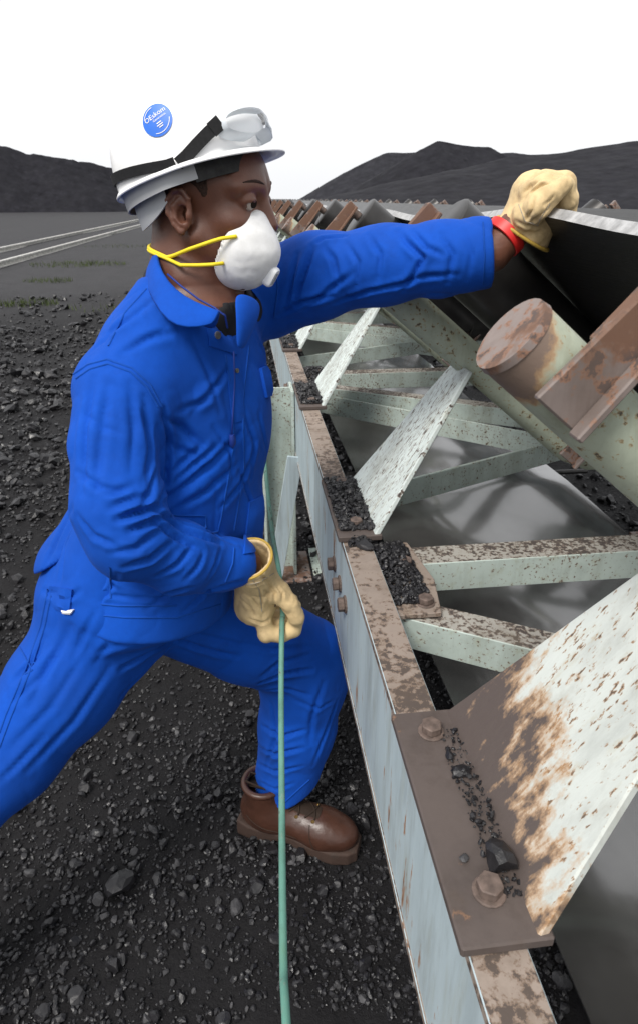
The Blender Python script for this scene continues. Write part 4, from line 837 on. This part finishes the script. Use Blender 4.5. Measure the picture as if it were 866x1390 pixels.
# right: closed round the cord, seen from the thumb side
CRD = at(384, 836, Y=.985)                                     # cord inside the fist
ex, ez = np.array([1., 0, 0]), np.array([0, 0, 1.])
def rcirc(a, r, y): return CRD + np.array([r*math.cos(math.radians(a)), y, r*math.sin(math.radians(a))])
RC0, RC1 = B(337, 758, .960, 33), B(353, 790, .988, 27)
RPAL = [(B(346, 800, 1.0, 28)[0], .037), (B(347, 822, 1.0, 28)[0], .039)]
def f_rglove(P):
    d = rcone(P, RC0[0], RC1[0], RC0[1]*1.06, RC1[1]*1.0); e = nrm(RC0[0] - RC1[0]); d = smax(d, (P - RC0[0]) @ e, .003); d = smax(d, -rcone(P, RC0[0] + e*.04, RC1[0], RC0[1]*1.06 - .003, RC1[1]*.72), .002)
    d = smin(d, chain(P, RPAL, .02), .018)
    for k in range(4):
        y = -.012 + .0235*k; rr = (.0155, .016, .0155, .014)[k]; R_ = (.031, .033, .031, .028)[k]
        d = smin(d, finger(P, [B(350, 816, 1.0, 1)[0] + np.array([0, y*.9, .004]), rcirc(222, R_ + .010, y), rcirc(262, R_, y), rcirc(310, R_ - .002, y), rcirc(350, R_ - .006, y)], [rr*1.25, rr*1.1, rr, rr*.95, rr*.85]), .0035)
    th = [B(360, 795, .985, 1)[0], B(378, 803, .972, 1)[0], B(394, 820, .965, 1)[0], B(403, 838, .962, 1)[0]]
    d = smin(d, finger(P, th, [.026, .020, .0165, .0150]), .012)
    d = smax(d, -ellip(P, at(376, 838, Y=.955), (.008, .022, .014)), .006)
    return d
Vg, Qg = glove('glove', f_rglove, CRD - (.15, .09, .075), CRD + (.075, .15, .16), '')
GF = [([(352, 778), (364, 790), (370, 800)], -.003, .006), ([(330, 795), (345, 795), (358, 790)], -.0035, .005), ([(352, 800), (356, 815), (355, 828)], -.0025, .004), ([(366, 795), (374, 805), (372, 818)], .003, .006), ([(360, 800), (366, 812), (362, 822)], .0025, .005), ([(372, 792), (384, 806), (384, 818)], -.0025, .004), ([(325, 812), (338, 822), (345, 835)], .0025, .006), ([(330, 806), (342, 812), (350, 825)], -.002, .005), ([(316, 786), (330, 792), (342, 790)], .003, .006), ([(340, 840), (356, 846), (366, 842)], -.003, .005)]
Vg = folds(Vg, Qg, [(p, -abs(a)*1.1, w*1.1) for p, a, w in GF], True); Vg = Vg + normals(Vg, Qg)*(.0013*fbm(Vg*55, 3, 81) - .0018*rd(Vg*24, 85))[:, None]
rg = tag(pobj('glove', Vg, Qg, M['glove']), 'tan leather glove closed round the green cord'); TG = bvh(Vg, Qg)
def ringrim(c, e, R, r, name, par, n=40):
    u, w = perp(e); L = [c + R*(u*math.cos(a) + w*math.sin(a)) for a in np.linspace(0, 2*math.pi, n)]; return shift(MB().tube(L, r, 8, cap=False).build(name, M['glove_rim'], par, smooth=2))
ringrim(RC0[0] - nrm(RC0[0] - RC1[0])*.0005, nrm(RC0[0] - RC1[0]), RC0[1]*1.06 - .002, .0024, 'cuff_rim', rg)
for pts in ([(330, 768), (342, 785), (352, 800), (356, 830)], [(318, 788), (336, 794), (352, 790), (372, 778)]):
    o = ribbon(TG, pts, .0018, .0006, 'seam', M['glove_in'], rg); o and shift(o)
# left: palm on the belt edge, fingers bent over it
BE = at(752, 293, Y=1.08)                                       # belt edge under the hand
LC0, LC1 = B(700, 322, 1.110, 33), B(712, 290, 1.105, 30)
def lp(x, y, Y): return at(x, y, Y=Y)
LR0, LR1 = lp(709, 317, 1.11), lp(730, 287, 1.10)
def f_lglove(P):
    e = nrm(lp(684, 332, 1.05) - lp(722, 276, 1.105)); c0 = lp(707, 322, 1.115); c1 = lp(718, 284, 1.105)
    ax_ = nrm(LR0 - LR1); d = rcone(P, LR0 + ax_*.03, LR1, .057, .038); d = smax(d, (P - LR0) @ ax_, .003); d = smax(d, -rcone(P, LR0 + ax_*.05, LR1, .057, .030), .002)
    d = smin(d, chain(P, [(lp(715, 285, 1.105), .034), (lp(722, 262, 1.105), .035)], .02), .018)
    for k in range(4):
        Yk = 1.062 + .026*k; rr = (.0168, .0172, .0165, .015)[k]; dx, dy = (0, 2, 1, -3)[k], (6, 2, 0, 2)[k]
        d = smin(d, finger(P, [lp(722, 262, 1.080 + .022*k), lp(738 + dx, 247 + dy, Yk), lp(764 + dx, 247 + dy, Yk), lp(769 + dx, 268 + dy, Yk), lp(767 + dx, (276, 294, 294, 290)[k], Yk)], [rr*1.35, rr*1.1, rr, rr*.95, rr*.86]), .003)
    th = [lp(716, 292, 1.07), lp(730, 280, 1.048), lp(750, 262, 1.036), lp(764, 251, 1.036)]
    d = smin(d, finger(P, th, [.026, .0195, .0168, .0152]), .008)
    return d
bc = lp(730, 280, 1.09); Vg, Qg = glove('glove', f_lglove, bc - (.10, .10, .09), bc + (.09, .13, .08), '')
GF = [([(722, 262), (734, 252), (744, 248)], -.004, .005), ([(712, 300), (722, 285), (724, 268)], -.003, .005), ([(718, 305), (732, 292), (738, 280)], .003, .006), ([(700, 300), (714, 306), (728, 308)], -.003, .006), ([(726, 300), (740, 286), (748, 276)], -.0025, .004), ([(710, 262), (718, 255), (730, 246)], .003, .006), ([(738, 278), (746, 272), (752, 264)], .002, .004), ([(722, 318), (734, 314), (742, 318)], -.002, .005)]
Vg = folds(Vg, Qg, [(p, -abs(a)*1.1, w*1.1) for p, a, w in GF], True); Vg = Vg + normals(Vg, Qg)*(.0013*fbm(Vg*55, 3, 83) - .0018*rd(Vg*24, 86))[:, None]
lg = tag(pobj('glove', Vg, Qg, M['glove']), 'tan leather glove gripping the belt edge'); TG2 = bvh(Vg, Qg)
for pts in ([(704, 278), (712, 300), (730, 306)], [(728, 306), (738, 288), (746, 276)]):
    o = ribbon(TG2, pts, .0018, .0006, 'seam', M['glove_in'], lg); o and shift(o)
ringrim(LR0, nrm(LR0 - LR1), .0505, .003, 'cuff_rim', lg)
# red band at the left wrist
wd = nrm(L_WR - L_ARM[-1][0]); wc = lp(684, 321, 1.107); u, w = perp(wd); L = [wc + .0345*(u*math.cos(a) + w*math.sin(a)) for a in np.linspace(0, 2*math.pi, 36)]
m = MB(); V = []
for p in L:
    n = nrm(p - wc); V += [p - wd*.009, p + n*.002 - wd*.008, p + n*.002 + wd*.008, p + wd*.009]
k = len(L); m.add(V, [(4*i + j, 4*i + (j + 1) % 4, 4*((i + 1) % k) + (j + 1) % 4, 4*((i + 1) % k) + j) for i in range(k) for j in range(4)]); shift(m.build('wristband', M['red'], person, smooth=1))
# --- boots
def boot(heel, toe, lab):
    heel = np.array(heel); toe = np.array(toe); f = nrm(toe - heel); f[2] = 0; f = nrm(f); s = np.cross((0, 0, 1), f); A = np.stack([f, s, (0, 0, 1)])
    loc = lambda P: (P - heel) @ A.T
    def upper(P):
        q = loc(P); E = lambda c, r: ellip(q, c, r)
        d = E((.235, 0, .058), (.070, .049, .042)); d = smin(d, rcone(q, (.20, 0, .060), (.10, 0, .075), .047, .047), .03); d = smin(d, E((.055, 0, .07), (.058, .040, .062)), .03)
        d = smin(d, rcone(q, (.075, 0, .09), (.060, 0, .170), .048, .050), .03); d = smax(d, q[:, 2] - .175, .006); d = smax(d, -rcone(q, (.065, 0, .15), (.058, 0, .24), .043, .046), .004)
        return smax(d, -(q[:, 2] - .030), .004)
    def sole(P):
        q = loc(P); ox = q[:, 0]; wdt = np.interp(ox, [0, .03, .08, .14, .20, .25, .29, .305], [.034, .040, .037, .036, .047, .050, .040, .026])
        d = np.maximum(np.abs(q[:, 1]) - wdt, np.maximum(-ox - .004, ox - .308)); zt = .040 + .010*np.clip((.05 - ox)/.05, 0, 1); zb = np.where((ox > .095) & (ox < .145), .014, .0) + .10*np.clip(ox - .27, 0, 1)*.6
        d = smax(d, q[:, 2] - zt, .006); d = smax(d, zb - q[:, 2], .004)
        return d
    lo = np.minimum(heel, toe) - (.09, .09, .01); hi = np.maximum(heel, toe) + (.09, .09, .21)
    V, Q = sdf_mesh(upper, *grid(lo, hi, .0036)); V = relax(V, Q, 2, .4); V = V + normals(V, Q)*(.0012*fbm(V*40, 3, 91))[:, None]; o = tag(pobj('boot', V, Q, M['boot']), lab)
    V2, Q2 = sdf_mesh(sole, *grid(lo, hi, .0036)); pobj('sole', V2, Q2, M['sole'], o)
    W = lambda a, b, c: heel + f*a + s*b + np.array([0, 0, c]); T = bvh(V, Q)
    def up_at(k, b):   # a point on the lacing line, k from instep to shaft top
        o_ = W(.300 - .06*k, b, .20 + .03*k); h = T.ray_cast(Vector(o_), Vector(-f*(.62 + .2*k) - np.array([0, 0, .62 - .45*k])))[0]; return np.array(h) if h else W(.19 - .07*k, b, .10 + .06*k)
    tg = [[up_at(k, b) for b in np.linspace(-.017, .017, 5)] for k in np.linspace(.0, 1, 8)]; V = []
    for r in tg: V += [p + (f*.5 + np.array([0, 0, .8]))*.0022 for p in r]
    shift(MB().add(V, [(5*i + j, 5*i + j + 1, 5*i + 6 + j, 5*i + 5 + j) for i in range(7) for j in range(4)]).build('tongue', M['lace'], o, smooth=2))
    for i in range(5):
        k = .04 + .2*i
        for s_ in (-1, 1):
            L = [up_at(k + .12*t, s_*(.023 - .046*t)) + (f*.5 + np.array([0, 0, .8]))*(.0036 + .002*math.sin(3.14*t)) for t in np.linspace(0, 1, 9)]; shift(MB().tube(L, .0021, 8).build('lace', M['lace'], o, smooth=2))
            e = up_at(k, s_*.025); n_e = nrm(f*.5 + np.array([0, 0, .8]) + s*s_*.4); shift(MB().tube([e - n_e*.001, e + n_e*.0028], [.0045, .0038], 10).build('eyelet', M['brass'], o, smooth=1))
    for pts in ([(.02, -.05, .085), (.09, -.06, .07), (.16, -.06, .055)], [(.205, -.06, .045), (.195, -.05, .075), (.190, -.03, .098)]):
        P_ = np.array(pts); L = []
        for k in np.linspace(0, len(P_) - 1, 24):
            i0 = min(int(k), len(P_) - 2); p = P_[i0]*(1 - (k - i0)) + P_[i0 + 1]*(k - i0); h = T.find_nearest(Vector(W(*p)))[0]; L.append(np.array(h))
        shift(MB().tube(L, .0012, 6).build('stitching', M['lace'], o, smooth=2))
    m = MB(); c0 = W(.060, 0, .168); ring = [c0 + f*.047*math.cos(a) + s*.045*math.sin(a) for a in np.linspace(0, 2*math.pi, 28)]; shift(m.tube(ring, .008, 8, cap=False).build('padded_collar', M['boot'], o, smooth=2))
    return o
hl_, to_ = at(331, 1117, Z=.004), at(462, 1152, Z=.004); dirb = nrm(to_ - hl_); boot(hl_, hl_ + dirb*.305, 'brown leather lace-up boot with thick sole')
rb = R_LEG[-1][0]; rd_ = nrm((.95, -.25, 0)); rh = np.array([rb[0], rb[1], .004]) - rd_*.066; boot(rh, rh + rd_*.305, 'brown leather boot of the trailing leg')
# --- hard hat
TILT = math.radians(17); tf = nrm(hf0*math.cos(TILT) + np.array([0, 0, 1])*math.sin(TILT)); tu = np.cross(tf, hl); HC = at(258, 236, Y=1.12)
def hat(f, l, u): return HC + tf*f + hl*l + tu*u
NPH, NTH = 72, 20
def rim_r(ph): return 1/math.sqrt((math.cos(ph)/.118)**2 + (math.sin(ph)/.098)**2)
def shell(off):
    rows = []
    for j in range(NTH + 1):
        t = j/NTH; a = t*math.pi/2; row = []
        for i in range(NPH):
            ph = 2*math.pi*i/NPH; r = rim_r(ph) - off; k = math.cos(a)**.78; rid = .0035*math.exp(-(math.sin(ph)*r*k/.012)**2)*(1 if t > .25 else t*4)
            row.append(hat(r*k*math.cos(ph), r*k*math.sin(ph), (.132 - off + rid)*math.sin(a)**.92))
        rows.append(row)
    return rows
def flange(off, lip):   # rim flare with the peak in front
    row = []
    for i in range(NPH):
        ph = 2*math.pi*i/NPH; c = max(math.cos(ph), 0); pk = .030*c**2; r = rim_r(ph) + lip*(.006 + pk)
        row.append(hat(r*math.cos(ph), r*math.sin(ph), -.004*lip - .010*c**3*lip + off))
    return row
rows = [flange(-.003, 1), flange(.0, 1.03), flange(.002, .5)] + shell(0); inner = [flange(-.004, .5)] + shell(.0035); V = [p for r in rows for p in r]; n0 = len(V); V += [p for r in inner for p in r]; Fq = []
for base, R_, rev in ((0, len(rows), 0), (n0, len(inner), 1)):
    for j in range(R_ - 1):
        for i in range(NPH):
            q = (base + j*NPH + i, base + j*NPH + (i + 1) % NPH, base + (j + 1)*NPH + (i + 1) % NPH, base + (j + 1)*NPH + i); Fq.append(q[::-1] if rev else q)
Fq += [(i, n0 + i, n0 + (i + 1) % NPH, (i + 1) % NPH) for i in range(NPH)]
hh = tag(shift(MB().add(V, Fq).build('hard_hat', M['white'], person, smooth=2)), 'white hard hat with a round blue sticker')
def band(ph0, ph1, r_of, u0, u1, th, name, mat, par, n=40):
    a = np.linspace(ph0, ph1, n); V = []
    for i, p in enumerate(a):
        t = i/(n - 1); r0 = r_of(p, t); z0, z1 = u0(t, p) if callable(u0) else u0, u1(t, p) if callable(u1) else u1
        V += [hat(r*math.cos(p), r*math.sin(p), z) for r, z in ((r0, z0), (r0 + th, z0), (r0 + th, z1), (r0, z1))]
    Fq = [(4*i + j, 4*i + 4 + j, 4*i + 4 + (j + 1) % 4, 4*i + (j + 1) % 4) for i in range(n - 1) for j in range(4)] + [(0, 1, 2, 3), (4*n - 1, 4*n - 2, 4*n - 3, 4*n - 4)]
    return shift(MB().add(V, Fq).build(name, mat, par, smooth=1))
D2 = math.radians
# grey headband all round under the rim, deeper behind; nape strap; brow pad; black goggle strap
band(-math.pi, math.pi, lambda p, t: rim_r(p) - .006 - .010*max(math.cos(p), 0), lambda t, p: -.024 - .004*max(-math.cos(p), 0), -.001, .0025, 'headband', M['grey'], hh, 72)
band(D2(-150), D2(-100), lambda p, t: rim_r(p) - .016 - .006*t, lambda t, p: -.060 + .022*t*t, lambda t, p: -.018, .0025, 'nape_strap', M['grey'], hh, 12); band(D2(100), D2(150), lambda p, t: rim_r(p) - .018, -.058, -.018, .0025, 'nape_strap', M['grey'], hh, 12)
band(D2(-62), D2(62), lambda p, t: rim_r(p) - .0125, -.028, .003, .004, 'brow_pad', M['pad'], hh, 24)
# sticker and its print on the right side of the shell
def hat_pt(ph, t, off=0.0):
    a = t*math.pi/2; r = rim_r(ph) + off; k = math.cos(a)**.78; return hat(r*k*math.cos(ph), r*k*math.sin(ph), (.132 + off)*math.sin(a)**.92)
TH = bvh(np.array([p for r in shell(0) for p in r]), np.array([(j*NPH + i, j*NPH + (i + 1) % NPH, (j + 1)*NPH + (i + 1) % NPH, (j + 1)*NPH + i) for j in range(NTH) for i in range(NPH)]))
c_, n_ = snap(TH, 214, 163, 0); su = nrm(tu - n_*(tu @ n_)); sr = np.cross(su, n_); tl2 = math.radians(16); sr, su = sr*math.cos(tl2) + su*math.sin(tl2), su*math.cos(tl2) - sr*math.sin(tl2)
def on_hat(x, y, off):
    p = c_ + sr*x + su*y; h, n, i, d = TH.ray_cast(Vector(p + n_*.05), Vector(-n_)); return np.array(h) + n_*off
V = [on_hat(0, 0, .0012)]; Fq = []; RS_ = .0225
for j in (1, 2, 3):
    for i in range(32): a = 2*math.pi*i/32; V.append(on_hat(RS_*j/3*math.cos(a), RS_*j/3*math.sin(a), .0012))
Fq = [(0, 1 + i, 1 + (i + 1) % 32) for i in range(32)] + [(1 + (j - 1)*32 + i, 1 + j*32 + i, 1 + j*32 + (i + 1) % 32, 1 + (j - 1)*32 + (i + 1) % 32) for j in (1, 2) for i in range(32)]
stk = shift(MB().add(V, Fq).build('sticker', M['sticker'], hh, smooth=2))
def text(s, x, y, size, name='lettering'):
    cu = bpy.data.curves.new(name, 'FONT'); cu.body = s; cu.size = size; cu.align_x = 'CENTER'; cu.align_y = 'CENTER'; cu.resolution_u = 3; tmp = bpy.data.objects.new(name, cu); col.objects.link(tmp)
    dg = bpy.context.evaluated_depsgraph_get(); me = bpy.data.meshes.new_from_object(tmp.evaluated_get(dg)); bpy.data.objects.remove(tmp)
    for v in me.vertices: v.co = Vector(on_hat(v.co.x + x, v.co.y + y, .0018) - PO)
    me.materials.clear(); me.materials.append(M['print']); return obj(name, me, stk)
text('Eskom', .0045, .0072, .0100); text('Generation', .0045, .0005, .0046)
def stroke(pts, w=.0009):   # print too small to read
    V = []
    for i, (x, y) in enumerate(pts):
        d = np.array(pts[min(i + 1, len(pts) - 1)]) - np.array(pts[max(i - 1, 0)]); d = d/np.linalg.norm(d); n = np.array([-d[1], d[0]])*w/2; V += [on_hat(x + n[0], y + n[1], .0018), on_hat(x - n[0], y - n[1], .0018)]
    return shift(MB().add(V, [(2*i, 2*i + 1, 2*i + 3, 2*i + 2) for i in range(len(pts) - 1)]).build('fine_print', M['print'], stk))
for y, x0, x1 in ((-.0050, -.003, .0045), (-.0082, -.004, .0055), (-.0112, -.002, .0045)): stroke([(x0, y), (x1, y)], .0013)
stroke([(.0185*math.cos(D2(q)), .0185*math.sin(D2(q))) for q in range(-125, -14, 8)]); stroke([(.0192*math.cos(D2(q)), .0192*math.sin(D2(q))) for q in range(85, 150, 8)])
V = []; 
for i in range(20): a = 2*math.pi*i/20; V += [on_hat(-.0128 + .0034*math.cos(a), .0075 + .0034*math.sin(a), .0018), on_hat(-.0128 + .0025*math.cos(a), .0075 + .0025*math.sin(a), .0018)]
shift(MB().add(V, [(2*i, 2*((i + 1) % 20), 2*((i + 1) % 20) + 1, 2*i + 1) for i in range(20)]).build('emblem', M['print'], stk))
# --- goggles pushed up on the front of the hat
def gogp(ph, t, off): return hat_pt(ph, t, off)
GC = (0.0, .105); ring = []
for i in range(48):
    a = 2*math.pi*i/48; x = math.cos(a); y = math.sin(a); ph = GC[0] + D2(37)*np.sign(x)*abs(x)**.75; t = GC[1] + .085*np.sign(y)*abs(y)**.8; t += -.09*max(0, 1 - abs(x)*3)*(y < 0)*-.5; ring.append((ph, t))
o_ = [gogp(p, t, .004) for p, t in ring]; p_ = [gogp(p*.97, GC[1] + (t - GC[1])*.95, .020) for p, t in ring]; q_ = [gogp(p*.92, GC[1] + (t - GC[1])*.84, .024) for p, t in ring]; r_ = [gogp(p*.94, GC[1] + (t - GC[1])*.90, .005) for p, t in ring]
V = o_ + p_ + q_ + r_; gg = tag(shift(MB().add(V, [(j*48 + i, j*48 + (i + 1) % 48, ((j + 1) % 4)*48 + (i + 1) % 48, ((j + 1) % 4)*48 + i) for j in range(4) for i in range(48)]).build('goggles', M['frame'], person, smooth=1)), 'clear safety goggles pushed up on the hard hat')
V = [hat_pt(0, GC[1], .027)] + [p for p in q_]; V2 = [0]; mid = [gogp(p*.5, GC[1] + (t - GC[1])*.42, .0265) for p, t in ring]; V = V[:1] + mid + q_
shift(MB().add(V, [(0, 1 + i, 1 + (i + 1) % 48) for i in range(48)] + [(1 + i, 49 + i, 49 + (i + 1) % 48, 1 + (i + 1) % 48) for i in range(48)]).build('lens', M['clear'], gg, smooth=2))
def strap(pts, w, name, mat, par):   # pts: (angle, t, off)
    L = [hat_pt(*p) for p in pts]; V = []
    for i, p in enumerate(L):
        d = nrm(L[min(i + 1, len(L) - 1)] - L[max(i - 1, 0)]); n = nrm(p - hat(0, 0, .02)); s = nrm(np.cross(d, n)); V += [p - s*w/2, p - s*w/2 + n*.002, p + s*w/2 + n*.002, p + s*w/2]
    return shift(MB().add(V, [(4*i + j, 4*i + 4 + j, 4*i + 4 + (j + 1) % 4, 4*i + (j + 1) % 4) for i in range(len(L) - 1) for j in range(4)] + [(0, 1, 2, 3), (4*len(L) - 1, 4*len(L) - 2, 4*len(L) - 3, 4*len(L) - 4)]).build(name, mat, par, smooth=1))
for s in (-1, 1):
    strap([(s*D2(37), .12, .014), (s*D2(44), .10, .008), (s*D2(54), .06, .004), (s*D2(64), .02, .003), (s*D2(72), .0, .003)], .017, 'strap', M['blackstrap'], gg)
    strap([(s*D2(36), .125, .018), (s*D2(42), .105, .011)], .020, 'buckle', M['blackstrap'], gg)
strap([(D2(a), .012 + .07*max(0, -math.cos(D2(a)) + .15), .0025) for a in range(70, 292, 6)], .014, 'strap', M['blackstrap'], gg)
# --- respirator
m_u = nrm(hf0*.43 + np.array([0, 0, .90])); m_f = np.cross(hl, m_u); m_f = m_f if m_f @ hf0 > 0 else -m_f; MC = at(331, 341, Y=1.085); MA = np.stack([m_f, hl, m_u])
def mp(f, l, u): return MC + m_f*f + hl*l + m_u*u
def f_mask(P):
    q = (P - MC) @ MA.T; r = q.copy(); r[:, 1] = np.abs(r[:, 1])
    d = ellip(q, (-.006, 0, 0), (.052, .054, .063)); d = smin(d, ellip(q, (.012, 0, -.004), (.036, .034, .040)), .03); d = smin(d, rcone(q, (.004, 0, .052), (.032, 0, .014), .011, .022), .02)
    d = smin(d, rcone(q, (.030, 0, .020), (.030, 0, -.022), .010, .010), .02)
    cut = -.026 - q[:, 0] + .35*np.maximum(q[:, 2] - .01, 0) + .25*np.maximum(-q[:, 2] - .03, 0); d = smax(d, cut, .004)
    return smax(d, -ellip(q, (-.016, 0, 0), (.050, .050, .057)), .003)
g = grid(hp(.085, 0, -.04) - np.array([.10, .10, .10]), hp(.085, 0, -.04) + np.array([.10, .10, .10]), .0026); Vm, Qm = sdf_mesh(f_mask, *g); Vm = relax(Vm, Qm, 2, .4)
MF = [([(330, 318), (345, 330), (365, 335)], -.0022, .004), ([(318, 335), (340, 345), (358, 345)], .002, .005), ([(308, 350), (330, 358), (350, 352)], -.002, .004), ([(315, 372), (335, 368), (355, 370)], -.002, .004), ([(340, 305), (352, 315), (366, 318)], .002, .005), ([(325, 325), (338, 350), (336, 375)], -.0015, .004), ([(305, 362), (325, 378), (345, 380)], .0015, .004)]
Vm = folds(Vm, Qm, [(p, a*.3, w*1.4) for p, a, w in MF]); Vm = Vm + normals(Vm, Qm)*(.0005*fbm(Vm*60, 3, 95))[:, None]; rsp = tag(pobj('respirator', Vm, Qm, M['mask']), 'white cup respirator with yellow straps'); TM = bvh(Vm, Qm)
h, n, i, d_ = TM.ray_cast(Vector(mp(.2, 0.0, -.014)), Vector(-m_f)); vc, vn = np.array(h), nrm(m_f - m_u*.1); vs = hl; vu = nrm(np.cross(vn, vs))
m = MB(); Pq = []
for z, sc in ((-.004, 1.0), (.006, 1.0), (.009, .88)):
    for k in range(24):
        a = 2*math.pi*k/24; cx, cy = math.cos(a), math.sin(a); x = .0125*np.sign(cx)*abs(cx)**.5*sc; y = .0165*np.sign(cy)*abs(cy)**.5*sc; Pq.append(vc + vn*z + vs*x + vu*y)
m.add(Pq, [(j*24 + i, j*24 + (i + 1) % 24, (j + 1)*24 + (i + 1) % 24, (j + 1)*24 + i) for j in range(2) for i in range(24)] + [tuple(range(48, 72))]); vo = shift(m.build('valve', M['valve'], rsp, smooth=1))
shift(MB().bar(vc + vn*.0095 - vu*.010, vc + vn*.0095 + vu*.010, .006, .0016, up=tuple(vn)).build('valve_slot', M['grey'], vo))
TB = bvh(Vb, Qb)
def elastic(pts, name='strap'):
    L = []
    for k in range(len(pts) - 1):
        for t in np.linspace(0, 1, 7)[:-1]: L.append(pts[k]*(1 - t) + pts[k + 1]*t)
    L.append(pts[-1]); R_ = []
    for p in L:
        h, n, i, d = TB.find_nearest(Vector(p)); h, n = np.array(h), np.array(n); s = (p - h) @ n; R_.append(h + n*.003 if s < .003 else p)
    return shift(MB().tube(R_, .0029, 8).build(name, M['yellow'], rsp, smooth=2))
bk = hp(-.098, 0, -.052); sd = hp(-.070, -.062, -.050)
elastic([snap(TM, 322, 321, .001)[0], at(300, 324, Y=1.03), at(290, 327, Y=1.03), at(258, 338, Y=1.04), at(229, 350, Y=1.075), hp(-.090, -.02, -.058), hp(-.090, .02, -.058), hp(-.04, .07, -.05), mp(-.030, .05, .02)])
elastic([snap(TM, 304, 357, .001)[0], at(290, 359, Y=1.03), at(270, 360, Y=1.04), at(246, 360, Y=1.05), at(229, 352, Y=1.075), hp(-.090, -.02, -.062), hp(-.090, .02, -.062), hp(-.04, .07, -.062), mp(-.030, .046, -.022)])
# ------------------------------------------------------------------ pull cord
cp = [np.array([.05, -3.0, .84]), np.array([.02, -.6, .82]), np.array([.008, .05, .79]), at(389, 1390, Y=.38), at(385, 1300, Y=.46), at(383, 1100, Y=.66), at(382, 940, Y=.86), at(383, 850, Y=.965), CRD, at(382, 800, Y=1.03), at(378, 770, Y=1.08), at(371, 730, Y=1.18), at(365, 680, Y=1.32), at(360, 630, Y=1.50), np.array([.075, 2.6, .83]), np.array([.075, 6, .83]), np.array([.075, 30, .83])]
L = []
for k in range(len(cp) - 1):
    p0, p1, p2, p3 = cp[max(k - 1, 0)], cp[k], cp[k + 1], cp[min(k + 2, len(cp) - 1)]
    for t in np.linspace(0, 1, 8)[:-1]: L.append(.5*((2*p1) + (p2 - p0)*t + (2*p0 - 5*p1 + 4*p2 - p3)*t*t + (3*p1 - p0 - 3*p2 + p3)*t**3) if k < 12 else p1*(1 - t) + p2*t)
L.append(cp[-1]); tag(MB().tube(L, .0048, 14).build('pull_cord', M['cord'], smooth=2), 'thin green sheathed pull cord running along the conveyor through the gloved hand', 'cord')
